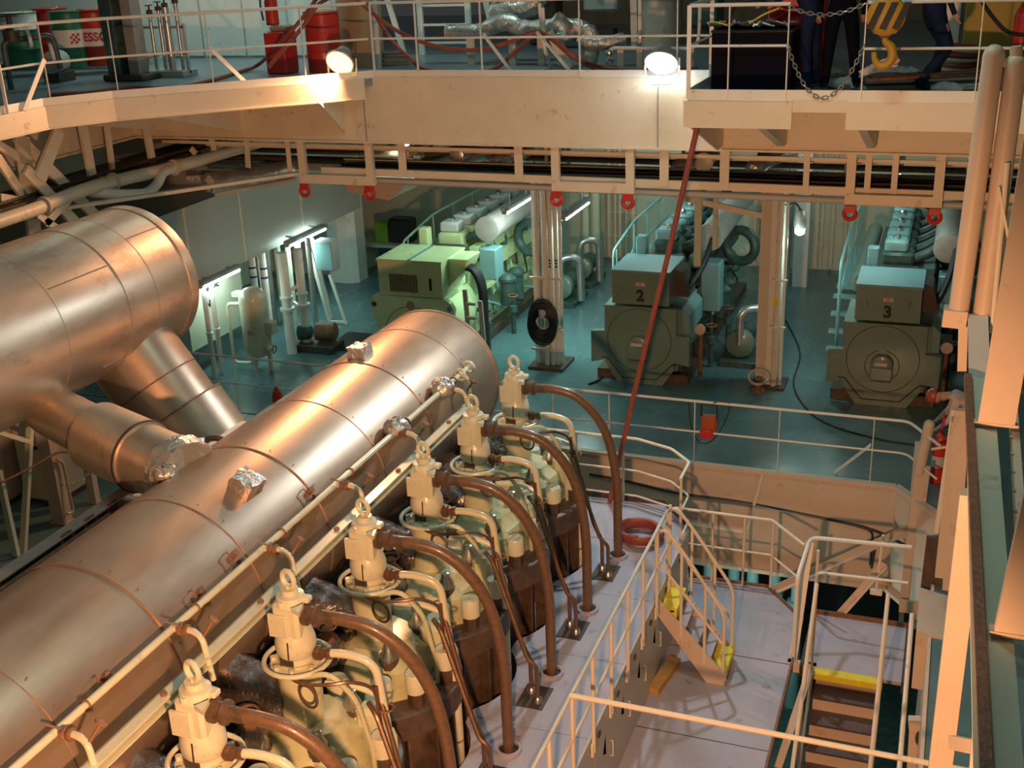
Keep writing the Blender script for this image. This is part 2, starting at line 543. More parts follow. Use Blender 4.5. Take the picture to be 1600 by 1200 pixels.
# underside of the upper deck
g = G()
g.prism([(-20, 16.1), (6, 16.1), (6, 28), (-20, 28)], UZ - .2, UZ - .13)
struct('ceiling', g, M['dark'])
# walls of the upper deck
g = G(); g.box((-20, 19.05, UZ), (-10.2, 19.2, 11)); struct('wall_upper_left', g, M['white'])
g = G(); g.box((-10.2, 26, UZ), (8, 26.2, 11)); struct('wall_upper_back', g, M['tan'])
g = G(); g.box((-20, -3.2, -5), (8, -3, 12)); struct('wall_front', g, M['cream'])
# door leaves of the panelled wall, each leaf proud of it
w = bpy.data.objects['wall_upper_left']
for i, x in enumerate((-13.95, -13.12, -12.22, -11.3)):
    g = G(); g.box((x + .015, 19.0, UZ + .04), (x + (.8, .87, .89, .89)[i], 19.05, UZ + 2.3)); part('panel', g, M['white'], w)
# ---------------------------------------------------------------- railings
def railing(name, label, cat, runs, mat_, posts, h=1.05, mids=(.55,), rt=.022, rm=.016, pw=(.05, .012), group=None, stays=(), flat=True, base=None, corner=.12):
    """runs: polyline of base points; posts: points on it"""
    t = thing(name, label, cat, posts[0] if base is None else base, group)
    up = V((0, 0, h))
    part('top_rail', G().tube(fil([V(p) + up for p in runs], corner), rt, 8), mat_, t)
    for m in mids:
        part('middle_rail', G().tube(fil([V(p) + V((0, 0, m)) for p in runs], corner), rm, 8), mat_, t)
    for p in posts:
        p = V(p)
        g = G()
        if flat:
            k = min(range(len(runs) - 1), key=lambda i: _segd(p, V(runs[i]), V(runs[i + 1])))
            d = (V(runs[k + 1]) - V(runs[k])); d.z = 0
            g.bar(p, p + up, pw[0], pw[1], d.normalized())
        else:
            g.cyl(p, p + up, rt * .9, n=8)
        part('post', g, mat_, t)
    for a, b in stays:
        part('stay', G().bar(a, b, .07, .012, (1, 0, 0)), mat_, t)
    return t


def _segd(p, a, b):
    ab = b - a; t = max(0, min(1, (p - a).dot(ab) / ab.dot(ab))); return (p - a - ab * t).length


# front railing of the upper deck
pp = [V((x, 16.03, UZ)) for x in (-8.15, -7.44, -6.43, -4.97, -3.6)]
railing('deck_railing', 'white railing along the straight front edge of the upper deck, between the floodlights', 'railing',
        [(-8.15, 16.03, UZ), (-3.1, 16.03, UZ)], M['white'], pp,
        stays=[((-6.4, 16.05, UZ + .6), (-6.05, 16.3, UZ)), ((-5.6, 16.05, UZ + .62), (-5.15, 16.3, UZ))])
d0 = [V((-11.36, 12.7, UZ)), V((-10.88, 13.52, UZ)), V((-8.2, 16.0, UZ))]
pp = [V((-11.36, 12.0, UZ)), PZ(80, 164, UZ), V((-10.85, 13.57, UZ)), V((-9.9, 14.45, UZ)), V((-8.93, 15.36, UZ))]
railing('deck_railing', 'white railing along the slanting upper deck edge at top left', 'railing',
        [V((-11.36, 4, UZ))] + d0, M['white'], pp,
        stays=[(V((-9.9, 14.47, UZ + .58)), V((-9.6, 14.9, UZ))), (V((-11.3, 12.76, UZ + .6)), V((-11.36, 12.3, UZ)))])
# right platform railing with a gap closed by chains
railing('platform_railing', 'white railing in front of the black case on the right platform', 'railing',
        [(-3.0, 15.8, UZ), (-3.0, 13.95, UZ), (-1.85, 13.93, UZ)], M['white'],
        [V((-3.0, 13.97, UZ)), V((-2.53, 13.95, UZ)), V((-1.86, 13.93, UZ)), V((-3.0, 15.3, UZ))], mids=(.60,))
railing('platform_railing', 'white railing right of the hook block on the right platform', 'railing',
        [(-1.03, 13.93, UZ), (.3, 13.92, UZ), (4.5, 13.4, UZ)], M['white'],
        [V((-1.03, 13.93, UZ)), V((.16, 13.92, UZ)), V((1.2, 13.8, UZ))], mids=(.56,))
# railing on the generator deck by the hatch
xs = (-8.6, -7.0, -5.6, -4.68, -3.33, -2.06, -.72)
pp = [V((x, GD + .03, 0)) for x in xs]
railing('hatch_railing', 'long cream railing along the generator deck edge behind the engine', 'railing',
        [(-14, GD + .03, 0), (-.25, GD + .03, 0), (.18, GD - .72, 0)], M['white'], pp + [V((-11.5, GD + .03, 0))],
        stays=[((-.75, GD + .04, .62), (-1.25, GD + .3, 0))])
# chains across the gap
def chain(pts, name, label, cat, r=.02):
    P = [V(p) for p in pts]
    ln = sum((b - a).length for a, b in zip(P, P[1:])); n = max(6, int(ln / .052))
    g = G(); acc = 0; out = []
    for i in range(n):
        t = (i + .5) / n * ln; s = 0
        for a, b in zip(P, P[1:]):
            L = (b - a).length
            if s + L >= t or b is P[-1]:
                out.append((a.lerp(b, min(1, (t - s) / L)), (b - a).normalized())); break
            s += L
    for i, (c, d) in enumerate(out):
        a = d.cross(V((0, 1, .01))).normalized()
        if i % 2:
            a = d.cross(a).normalized()
        q = []
        for k in range(10):
            an = 2 * math.pi * k / 10
            q.append(c + d * (.038 * math.cos(an)) + a * (.020 * math.sin(an)))
        g.tube(q, .006, 4, True)
    return solo(name, g, M['galv'], label, cat)


xa, xb, yc = -1.86, -1.03, 13.9
def sag(za, zb, zm, n=12, x0=xa, x1=xb):
    out = []
    for i in range(n + 1):
        t = i / n; z = za + (zb - za) * t - 4 * t * (1 - t) * (((za + zb) / 2) - zm)
        out.append((x0 + (x1 - x0) * t, yc, z))
    return out
chain(sag(UZ + 1.02, UZ + 1.05, UZ + .93), 'barrier_chain', 'upper slack chain closing the gap in the right platform railing', 'chain')
chain(sag(UZ + .60, UZ + .60, UZ + .02), 'barrier_chain', 'lower deeply sagging chain closing the gap in the right platform railing', 'chain')
# ================================================================== main engine
XV, Y0, DP, NU = -4.95, 12.95, 1.386, 6
RX, RZ_, RR = -6.55, 2.0, .96
t = thing('exhaust_receiver', 'long horizontal aluminium clad cylinder running beside the row of valve heads', 'exhaust receiver', (RX, 9, 1.0))
YE = 14.0
seg = [13.15, 11.85, 10.55, 9.25, 7.98, 6.72, 5.42]
ys = [YE - .02] + seg + [3.2]
for i in range(len(ys) - 1):
    g = G(); g.cyl((RX, ys[i + 1], RZ_), (RX, ys[i], RZ_), RR + (.006 if i % 2 else 0), n=72)
    part('cladding_sheet', g, M['clad'], t)
part('end_cap', G().lathe((RX, YE - .03, RZ_), (0, 1, 0), [(RR + .012, 0), (RR + .012, .05), (RR * .96, .09), (RR * .6, .17), (.05, .2)], 72), M['clad'], t)
for i, y in enumerate(seg):
    b = part('band', G().lathe((RX, y - .025, RZ_), (0, 1, 0), [(RR, 0), (RR + .014, .004), (RR + .014, .046), (RR, .05)], 72, caps=False), M['clad'], t)
    g = G()
    for k in range(13):
        a = math.radians(-30 + 17 * k); c = V((RX + math.cos(a) * (RR + .012), y + .06, RZ_ + math.sin(a) * (RR + .012)))
        g.lathe(c, (math.cos(a), 0, math.sin(a)), [(.009, 0), (.009, .005)], 6)
    o = part('rivets', g, M['rust'], b); o['kind'] = 'stuff'
# lagged inspection boxes on top of the receiver
def onrec(px, py, r=RR):
    d = ray(px, py); a = d.x ** 2 + d.z ** 2; ox, oz = -RX, EYE.z - RZ_
    b = d.x * ox + d.z * oz; c = ox * ox + oz * oz - r * r
    k = (-b - math.sqrt(b * b - a * c)) / a
    return EYE + d * k
def recbox(px, py, w, seed):
    p = onrec(px, py); n = V((p.x - RX, 0, p.z - RZ_)).normalized(); a = n.cross(V((0, 1, 0)))
    g = G(); k = 4; c = p - n * .02
    for s_, hh in ((1, .02), (.8, .13), (.72, .17)):
        pass
    pts = []; fs = []
    lay = [(1, 0), (1.02, .05), (1.0, .10), (.97, .155), (.5, .165)]
    m = 24
    for q, h in lay:
        for i in range(m):
            an = 2 * math.pi * (i + .5) / m
            u = max(-1, min(1, 1.6 * math.cos(an))); v = max(-1, min(1, 1.6 * math.sin(an)))
            pts.append(c + a * (u * w * q) + V((0, 1, 0)) * (v * w * 1.1 * q) + n * h)
    for L in range(len(lay) - 1):
        for i in range(m):
            fs.append((L * m + i, L * m + (i + 1) % m, L * m + m + (i + 1) % m, L * m + m + i))
    fs.append(tuple(range((len(lay) - 1) * m, len(lay) * m)))
    g.add(pts, fs); g.rumple(.016, seed)
    part('lagging_box', g, M['foil'], t, 'small foil covered box on the cladding')
recbox(563, 556, .11, 3)
recbox(383, 762, .12, 4)
# saddle lugs with rust streaks where the purge pipe is clipped
for k, (px, py) in enumerate(((475, 775), (355, 875), (300, 935), (150, 1070))):
    p = onrec(px, py); n = V((p.x - RX, 0, p.z - RZ_)).normalized(); a = n.cross(V((0, 1, 0)))
    g = G()
    g.tube([p + a * .06 - n * .01, p + a * .06 + n * .05, p - a * .06 + n * .05, p - a * .06 - n * .01], .007, 6)
    g.hexnut(p + V((0, .1, 0)), n, .035, .05); g.hexnut(p + V((0, .1, 0)) - a * .09, n, .028, .05)
    part('lug', g, M['rust'], t)

# purge air pipe clipped along the receiver
PXx, PZz = -5.60, 2.57
t = thing('air_pipe', 'thin straight cream pipe running along the flank of the big clad cylinder', 'pipe', (PXx, 9, PZz))
part('pipe', G().cyl((PXx, 3.5, PZz), (PXx, 13.02, PZz), .033, n=12), M['enginelight'], t)
g = G(); g.torus((PXx, 13.02, PZz), (0, 1, .2), .075, .02, 16, 6); g.torus((PXx, 12.72, PZz), (0, 1, 0), .07, .02, 16, 6)
g.tube(fil([(PXx + .02, 12.72, PZz), (PXx + .12, 12.70, PZz - .02), (PXx + .2, 12.62, PZz - .65)], .08), .022, 8)
part('pipe_end', g, M['enginelight'], t)
for i, y in enumerate((12.2, 10.9)):
    g = G(); g.sph((0, 0, 0), .15, 26, (1.0, .95, .85)); g.rumple(.014, 20 + i)
    for j in range(len(g.v)):
        g.v[j] = g.v[j] + V((PXx - .01, y, PZz + .02))
    part('foil_wrap', g, M['foil'], t)
for i in range(6):
    y = 12.28 - .08 - DP * i
    g = G()
    # clip
    g.torus((PXx, y + .32, PZz), (0, 1, 0), .04, .010, 14, 5)
    g.bar((PXx, y + .32, PZz - .05), (PXx - .12, y + .32, PZz - .10), .03, .012)
    part('clip', g, M['rust'], t)
    br = part('branch', G().tube(fil([(PXx, y, PZz), (PXx + .20, y, PZz + .015), (PXx + .30, y - .03, PZz - .02), (PXx + .37, y - .06, PZz - .38)], .10), [.028] * 6 + [.026] * 8, 10), M['enginelight'], t)
    g = G(); g.lathe((PXx + .06, y, PZz + .004), (1, 0, .05), [(.03, 0), (.05, .005), (.05, .03), (.034, .035), (.034, .06), (.05, .065), (.05, .09), (.03, .095)], 10)
    g.cyl((PXx + .1, y, PZz + .03), (PXx - .02, y - .05, PZz + .09), .008, n=6)
    part('union', g, M['rust'], br)
    g = G(); g.cyl((PXx + .31, y - .02, PZz), (PXx + .36, y + .05, PZz + .10), .014, n=8)
    g.lathe((PXx + .36, y + .05, PZz + .10), (.5, .7, 1.0), [(.02, 0), (.05, .012), (.05, .03), (.02, .045)], 12)
    part('valve_knob', g, M['rust'], br)

t = thing('support_rail', 'straight pale metal channel lying between the clad cylinder and the valve heads', 'rail', (-5.30, 9, 2.25))
part('channel', G().channel((-5.33, 3.5, 2.36), (-5.33, 12.2, 2.36), .10, .09, .012, 1), M['enginelight'], t)
g = G()
for i in range(7):
    g.hexnut((-5.28, 11.6 - 1.386 * i, 2.40), (0, 0, 1), .028, .03)
part('bolts', g, M['rust'], t)['kind'] = 'stuff'
for i in range(6):
    y = Y0 - .62 - DP * i
    part('bracket', G().bar((-5.33, y, 2.33), (-5.45, y, 1.5), .07, .03), M['dark'], t)

# ---- engine frame below the covers
t = thing('main_engine_block', 'dark oily main engine block under the cylinder covers', 'engine', (XV, 9, -1.2))
part('entablature', G().box((-5.95, 3, -1.2), (-4.45, 14.2, .25)), M['dark'], t)
part('scavenge_box', G().box((-7.6, 3, -1.2), (-5.95, 14.1, .62)), M['brown'], t)
g = G(); g.box((-5.9, 3, .25), (-5.5, 14.15, 1.0)); part('receiver_support', g, M['dark'], t)
for i in range(NU):
    y = Y0 - DP * i
    part('jacket', G().lathe((XV + .05, y, -1.2), (0, 0, 1), [(.62, 0), (.62, 1.7), (.56, 1.72), (.56, 1.98)], 28), M['brown'], t)
    jk = part('jacket_flange', G().lathe((XV + .05, y, .60), (0, 0, 1), [(.79, 0), (.80, .01), (.80, .26), (.77, .28)], 28), M['brown'], t)
    for k in range(7):
        a = math.radians(-70 + 24 * k); c = V((XV + .05 + .69 * math.cos(a), y + .69 * math.sin(a), 0))
        part('rib', G().bar((c.x, c.y, -1.2), (c.x, c.y, .6), .03, .12, (math.cos(a), math.sin(a), 0)), M['brown'], jk)

# ---- one cylinder unit, built round the axis of its exhaust valve, origin at deck height
def make_unit():
    t = thing('cylinder_unit', 'pale green exhaust valve', 'cylinder head', (0, 0, 0), 'main engine cylinder heads')
    P = lambda n, g, m, par=None: part(n, g, M[m], par or t)
    # cover casting
    cv = P('cylinder_cover', G().lathe((.06, 0, .76), (0, 0, 1), [(.56, 0), (.56, .24), (.52, .32), (.47, .46), (.36, .52), (.33, .58)], 9), 'enginegold')
    g = G(); g.cbox((.36, .26, 1.02), (.34, .30, .5), .08); g.cbox((.30, -.26, 1.02), (.36, .28, .48), .08); g.cbox((-.1, .42, .98), (.3, .26, .44), .07)
    g.cbox((-.05, -.30, 1.16), (.34, .22, .2), .05)
    P('cover_lobe', g, 'enginegold', cv)
    g = G(); g.cbox((.52, .24, 1.12), (.22, .22, .56), .05); P('fuel_valve_block', g, 'engine', cv)
    # exhaust valve housing
    vh = P('valve_housing', G().lathe((0, 0, 1.22), (0, 0, 1), [(.24, 0), (.24, .06), (.185, .07), (.185, .60), (.17, .64), (.17, .72)], 24), 'engine')
    P('mid_flange', G().torus((0, 0, 1.93), (0, 0, 1), .29, .022, 28, 8), 'enginelight', vh)
    g = G(); g.lathe((0, 0, 1.88), (0, 0, 1), [(.24, 0), (.24, .03), (.2, .04)], 24)
    for k in range(8):
        a = k * math.pi / 4 + .3
        g.hexnut((.215 * math.cos(a), .215 * math.sin(a), 1.91), (0, 0, 1), .028, .04)
    P('spring_plate', g, 'enginelight', vh)
    P('air_cylinder', G().lathe((0, 0, 1.92), (0, 0, 1), [(.145, 0), (.145, .07), (.17, .10), (.18, .17), (.175, .23), (.155, .29), (.135, .33), (.13, .36)], 24), 'enginelight', vh)
    g = G(); g.cbox((-.02, -.14, 1.97), (.13, .03, .09), .008); P('inspection_window', g, 'dark', vh)
    ob = P('oil_block', G().cbox((.0, 0, 2.36), (.25, .27, .34), .03), 'enginelight')
    g = G(); g.cbox((-.06, -.145, 2.33), (.18, .03, .22), .006); P('cover_plate', g, 'enginelight', ob)
    g = G(); g.lathe((0, 0, 2.52), (0, 0, 1), [(.13, 0), (.12, .05), (.075, .06), (.075, .11)], 16)
    g.cbox((.13, .03, 2.53), (.09, .09, .05), .01); g.lathe((-.02, -.12, 2.51), (0, 0, 1), [(.03, 0), (.03, .05)], 8)
    g.prism([(.10, -.16), (.20, -.20), (.16, -.06)], 2.5, 2.54)
    P('top_cap', g, 'enginelight', ob)
    P('lifting_eye', G().torus((0, 0, 2.715), (.35, 1, 0), .073, .024, 20, 8).cyl((0, 0, 2.6), (0, 0, 2.66), .03, n=8), 'enginelight')
    # oil hose with its coupling
    P('seam_strip', G().bar((.03, -.182, 2.03), (.03, -.172, 2.19), .012, .008, (0, 1, 0)), 'brown', vh)
    cpl = P('hose_coupling', G().lathe((.115, 0, 2.40), (1, 0, 0), [(.06, 0), (.10, .01), (.10, .05), (.075, .06), (.075, .11), (.10, .12), (.10, .15), (.062, .17), (.058, .30)], 14), 'brown')
    hx = 1.26
    pts = catm([(.34, 0, 2.40), (.52, .01, 2.40), (.76, .05, 2.33), (.98, .11, 2.12), (1.14, .18, 1.80), (1.225, .23, 1.40), (hx, .27, .9), (hx, .28, .4), (hx, .28, -.5)], 7)
    P('oil_hose', G().tube(pts, .058, 12), 'hose')
    # return pipe with thick sleeve, bolted along the front
    g = G(); g.tube(fil([(.18, .02, 2.0), (.45, .06, 2.03), (.70, .10, 1.95), (.76, .12, 1.3), (.78, .12, -1.0)], .16), .038, 10)
    rp = P('return_pipe', g, 'enginelight')
    P('pipe_sleeve', G().lathe((.775, .12, -1.0), (0, 0, 1), [(.062, 0), (.062, 1.15), (.062, 2.2), (.04, 2.27)], 12), 'enginelight', rp)
    g = G(); g.tube([(.715, .06, 1.75), (.725, .06, 1.2), (.735, .06, -1.0)], .016, 6)
    P('drain_pipe', g, 'copper', rp)
    for z in (1.5, 1.05, .6, .15):
        P('pipe_clamp', G().torus((.765, .11, z), (0, 0, 1), .066, .010, 12, 5), 'rust', rp)
    P('valve_union', G().lathe((.16, .02, 2.0), (1, .12, .1), [(.05, 0), (.065, .02), (.065, .07), (.045, .08), (.045, .12), (.055, .13), (.055, .16)], 10), 'copper')
    # second loop and small pipes
    g = G(); g.tube(fil([(.2, -.18, 1.9), (.42, -.18, 1.98), (.60, -.10, 1.70), (.66, .0, 1.1), (.66, .0, .8)], .12), .024, 8); P('cooling_pipe', g, 'engine')
    g = G(); g.tube(fil([(.22, .05, 1.68), (.5, .08, 1.70), (.74, .12, 1.60)], .1), .030, 8); P('air_pipe', g, 'enginelight')
    g = G(); g.tube(catm([(-.02, -.20, 1.90), (.18, -.26, 1.88), (.42, -.22, 1.89), (.58, -.12, 1.88), (.70, .02, 1.74), (.72, .05, 1.5)], 5), .016, 6); P('sensing_pipe', g, 'copper')
    P('sensing_coil', G().torus((.24, -.27, 1.77), (.3, 1, 0), .105, .014, 20, 6), 'copper')
    # high pressure fuel pipes down to the gallery socket
    for k, (yy, x1) in enumerate(((-.12, 1.16), (-.26, 1.28))):
        g = G(); g.tube(fil([(.62, .16 - .1 * k, 1.66 - .1 * k), (.72, .10 - .1 * k, 1.60 - .1 * k), (x1 - .1, yy, .62 - .1 * k), (x1, yy, .45), (x1, yy, -.1)], .14), .024, 8)
        P('fuel_pipe', g, 'copper')
    # silver domed injector nuts and cream stud caps
    for (x, y, z, r) in ((.30, -.30, 1.26, .085), (-.2, -.40, 1.24, .08), (.34, .26, 1.30, .085)):
        g = G(); g.lathe((x, y, z - .06), (0, 0, 1), [(r * 1.15, 0), (r * 1.15, .08)], 12); q = P('injector_body', g, 'brown')
        P('injector_nut', G().lathe((x, y, z + .02), (0, 0, 1), [(r, 0), (r, .05), (r * .55, .12), (r * .5, .17), (r * .3, .18)], 12), 'steel', q)
    for a in (-62, -34, 6, 58, 96, -100, 140, 180):
        a = math.radians(a); c = (.04 + .68 * math.cos(a), .68 * math.sin(a))
        st = P('stud_cap', G().lathe((c[0], c[1], 1.04), (0, 0, 1), [(.10, 0), (.10, .18), (.09, .20)], 16), 'enginelight')
        P('stud_nut', G().hexnut((c[0], c[1], .88), (0, 0, 1), .085, .16), 'brown', st)
    # lagged exhaust duct to the receiver
    g = G(); g.tube(catm([(-.12, 0, 1.42), (-.45, 0, 1.50), (-.85, 0, 1.62)], 5), .24, 16); g.rumple(.02, 8)
    P('exhaust_duct', g, 'foildark')
    g = G(); g.cbox((-.30, -.42, 1.35), (.3, .3, .34), .08); g.rumple(.03, 9); P('duct_lagging', g, 'foildark')
    g = G(); g.cbox((-.35, .38, 1.15), (.35, .3, .5), .05); P('starting_valve', g, 'brown')
    g = G(); g.cyl((-.25, -.46, 1.2), (-.25, -.46, 1.62), .06, n=10); g.torus((-.25, -.46, 1.64), (0, 0, 1), .09, .012, 16, 5); P('hand_valve', g, 'rust')
    return t


U0 = make_unit()
ULAB = ['pale green valve head with lifting eye, farthest of the six, beside the hatch railing',
        'pale green valve head with lifting eye, second farthest in the engine row',
        'pale green valve head with lifting eye, third from the far end of the engine row',
        'pale green valve head with lifting eye, fourth from the far end of the engine row',
        'cream valve head with lifting eye, second nearest in the engine row',
        'cream valve head with lifting eye, nearest of the six, at the lower left']
units = [U0] + [copy_tree(U0) for i in range(NU - 1)]
for i, u in enumerate(units):
    u.location = (XV, Y0 - DP * i, 0); u['label'] = ULAB[i]

# ---- gallery along the engine
t = thing('engine_gallery', 'grey walkway plating along the engine with hose holes in it', 'walkway', (-3.5, 9, -1.2))
XE, XG = -4.30, -2.95
bounds = [3.0] + [Y0 - DP * (i - .5) for i in range(NU, -1, -1)][:-1] + [13.75]
bounds = sorted(set([3.0] + [Y0 + .69 - DP * i for i in range(1, 8)] + [13.64]))
bounds = [b for b in bounds if b >= 3.0]
for a, b in zip(bounds, bounds[1:]):
    yc = (a + b) / 2
    cy = Y0 - DP * round((Y0 - yc) / DP)
    poly = [(XG, a + .004), (XG, b - .004)]
    n = 12
    arc = []
    for k in range(n + 1):
        yy = b - .004 - (b - a - .008) * k / n
        dy = yy - cy
        xx = XV + .05 + math.sqrt(max(0, .84 ** 2 - dy * dy)) if abs(dy) < .84 else XE
        arc.append((max(XE, xx), yy))
    g = G(); g.prism(poly + arc, -.06, 0)
    part('deck_plate', g, M['floorgrey'], t)
g = G(); g.prism([(XG, 13.644), (XG, 14.25), (-3.45, 14.85), (-5.6, 14.85), (-5.6, 14.25), (-4.5, 14.2), (-4.3, 13.644)], -.06, 0)
part('deck_plate', g, M['floorgrey'], t)
g = G()
for a, b in (((XG, 14.25), (-3.45, 14.85)), ((-3.45, 14.85), (-5.6, 14.85))):
    g.bar((a[0], a[1], .02), (b[0], b[1], .02), .015, .12)
part('end_lip', g, M['brown'], t)
# side panels with slots
ys = [3.0, 5.2, 7.4, 9.6, 11.8, 14.2]
for a, b in zip(ys, ys[1:]):
    g = G(); g.box((XG - .02, a + .01, -1.15), (XG + .004, b - .01, .004))
    sp = part('side_panel', g, M['trunk'], t)
    n = 2
    for k in range(3):
        y = a + (b - a) * (k + .5) / 3
        part('slot', G().prism([(y - .05, -.52), (y + .07, -.60), (y + .05, -.32)], XG, XG + .004, 'yz'), M['black'], sp)
        g = G()
        y2 = y + .25
        g.tube([(XG + .002, y2, -.55), (XG + .03, y2, -.55), (XG + .03, y2, -.75), (XG + .002, y2, -.75)], .009, 5)
        part('hinge', g, M['cream'], sp)
        part('latch', G().cbox((XG + .01, y - .2, -.14), (.02, .07, .05)), M['dark'], sp)
# hose collars and socket plates in the plating
for i in range(NU):
    y = Y0 - DP * i + .28; x = XV + 1.26
    g = G(); g.lathe((x, y, -.02), (0, 0, 1), [(.105, 0), (.135, .0), (.135, .06), (.105, .06), (.105, 0)], 20, caps=False)
    c = part('hose_collar', g, M['floorgrey'], t)
    part('hole', G().lathe((x, y, .002), (0, 0, 1), [(.104, 0), (.104, .004)], 20), M['black'], c)
    y = Y0 - DP * i - .19; x = XV + 1.22
    g = G(); g.box((x - .15, y - .20, .0), (x + .15, y + .20, .012)); sk = part('socket_plate', g, M['dark'], t)
    for k, (xx, yy) in enumerate(((XV + 1.16, Y0 - DP * i - .12), (XV + 1.28, Y0 - DP * i - .26))):
        part('gland', G().lathe((xx, yy, .01), (0, 0, 1), [(.06, 0), (.05, .05), (.03, .07)], 10), M['steel'], sk)
# railing on the gallery edge
t = thing('gallery_railing', 'cream railing along the open edge of the engine walkway', 'railing', (XG + .03, 9, -.2))
ytop = [3.6 + .69 * k for k in range(14)]
RYE = 12.95
part('top_rail', G().tube([(XG + .03, 3, 1.02), (XG + .03, RYE - .2, 1.02), (XG + .03, RYE, .92)], .022, 8), M['cream'], t)
part('middle_rail', G().tube([(XG + .03, 3, .50), (XG + .03, RYE - .05, .50)], .018, 8), M['cream'], t)
for y in [RYE - .05 - .68 * k for k in range(14)]:
    po = part('post', G().cyl((XG + .03, y, -.16), (XG + .03, y, 1.02), .022, n=8), M['cream'], t)
    part('post_foot', G().cbox((XG + .025, y, -.12), (.03, .10, .16), .005), M['cream'], po)
part('gate_bar', G().cyl(PX(890, 1086, XG + .03), (1.5, PX(890, 1086, XG + .03).y + .05, 1.0), .026, n=8), M['cream'], t)
# railing round the far end of the gallery
er = [V((-5.2, 14.83, 0)), V((-3.85, 14.83, 0)), V((-3.3, 14.62, 0)), V((-2.97, 14.25, 0)), V((-2.97, 13.7, 0))]
railing('gallery_end_railing', 'cream double railing around the far end of the engine walkway', 'railing', er, M['cream'],
        [V((-4.75, 14.83, 0)), V((-4.05, 14.83, 0)), V((-2.99, 14.3, -.9))] + [V((-2.97, 13.75, 0))], h=1.0, mids=(.5, .1), flat=False, corner=.06)
# coil of hose on the gallery
cx, cy = PZ(1000, 842, 0).xy
g = G(); rd = random.Random(5); pts = []
for k in range(150):
    a = k * 2 * math.pi / 22
    pts.append((cx + (.27 + .035 * math.sin(k * .31)) * math.cos(a), cy + (.27 + .035 * math.sin(k * .31)) * math.sin(a), .035 + .022 * (k / 22)))
g.tube(pts, .03, 8)
solo('hose_coil', g, M['redhose'], 'coil of red brown rubber hose lying on the engine walkway', 'hose')
# slanting rust red lifting pole
p0 = PY(1090, 196, 14.0); p1 = V((-4.22, 14.7, .02))
g = G(); g.tube([p0, p0.lerp(p1, .3) + V((.01, 0, 0)), p0.lerp(p1, .65) + V((-.01, 0, 0)), p1], .035, 10)
solo('slanting_pipe', g, M['redhose'], 'long rust red pole slanting from the right platform down to the engine walkway', 'pole')
# ================================================================== hatch: stairs, lower rails, right hand steelwork
t = thing('gallery_stair', 'short cream stair with yellow edged treads down from the engine walkway', 'stairs', (-2.5, 12.8, -1.15))
for y in (12.42, 13.02):
    st = part('stringer', G().prism([(-2.97, -.02), (-2.97, -.26), (-2.32, -1.15), (-2.10, -1.15), (-2.08, -1.0)], y - .012, y + .012, 'xz'), M['peach'], t)
    run = fil([(-2.98, y, .05), (-2.98, y, .88), (-2.86, y, .93), (-2.62, y, .62), (-2.12, y, -.12), (-2.12, y, -1.02)], .14)
    hr = part('handrail', G().tube(run, .022, 8), M['cream'], t)
    part('middle_rail', G().tube([(-2.98, y, .52), (-2.14, y, -.55)], .018, 8), M['cream'], hr)
    for x, z0, z1 in ((-2.66, -.55, .65), (-2.36, -.88, .22)):
        part('post', G().cyl((x, y, z0), (x, y, z1), .02, n=8), M['cream'], hr)
    for x, z in ((-2.93, -.16), (-2.60, -.62), (-2.13, -1.02)):
        part('foot_plate', G().cbox((x, y - .015, z), (.12, .03, .10), .006), M['peach'], st)
for i in range(5):
    z = -.2 - .19 * i; x = -2.88 + .16 * i
    q = part('tread', G().box((x - .1, 12.44, z - .025), (x + .13, 13.0, z)), M['floorgrey'], t)
    if i in (0, 4):
        part('nosing', G().box((x - .06, 12.44, z - .10), (x + .16, 13.0, z + .012)), M['yellow'], q)
# wooden block on the lower deck
a = PZ(1020, 1085, -1.15); b = PZ(1055, 1036, -1.15); d = (b - a).normalized()
g = G(); g.bar(a + V((0, 0, .045)), b + V((0, 0, .045)), .15, .09)
solo('wood_plank', g, M['wood'], 'short yellow wooden plank lying beside the engine walkway side', 'plank')

# railing at the far edge of the lower deck
fe = [V((-3.3, 14.9, -1.15)), V((-1.92, 14.9, -1.15)), V((-1.4, 14.3, -1.15))]
railing('pit_railing', 'cream railing at the far chamfered edge of the lower deck', 'railing', fe, M['cream'],
        [V((-2.30, 14.9, -1.15)), V((-1.90, 14.88, -1.15)), V((-2.75, 14.9, -1.15))], h=1.1, mids=(.55,), flat=False, corner=.03)
t = thing('coaming_brace', 'cream diagonal angle brace from the lower deck corner to the stanchion', 'brace', (-1.2, 15, -1.2))
part('angle_bar', G().angle((-1.85, 14.95, -1.2), (-.05, 16.0, -.45), .09), M['peach'], t)
part('angle_bar', G().angle((-.9, 14.5, -1.2), (-.35, 14.62, -.35), .08), M['peach'], t)
g = G(); g.cyl((-2.48, GD - .03, -1.02), (-2.27, GD - .03, .0), .03, n=8); g.cyl((-2.48, GD - .03, -1.02), (-3.4, GD - .03, -1.0), .022, n=8)
solo('vent_pipe', g, M['cream'], 'bent cream pipe fixed to the coaming plate below the deck edge', 'pipe')
g = G()
pts = [(-5.0, -.36), (-4.4, -.4), (-3.6, -.5), (-2.6, -.52), (-1.6, -.60), (-.95, -.66), (-.6, -.72)]
g.tube(catm([(x, GD - .03, z) for x, z in pts] + [(-.15, 16.0, -.75)], 5), .022, 7)
g.tube(fil([(-.85, GD - .03, -.68), (-.62, GD - .03, -.72), (-.62, GD - .03, -1.3)], .15), .02, 7)
g.tube(fil([(-.3, 16.1, -.76), (-.55, GD - .03, -.78), (-.6, GD - .03, -1.35)], .15), .02, 7)
solo('power_cable', g, M['black'], 'black cable strung along the coaming plate under the hatch railing', 'cable')
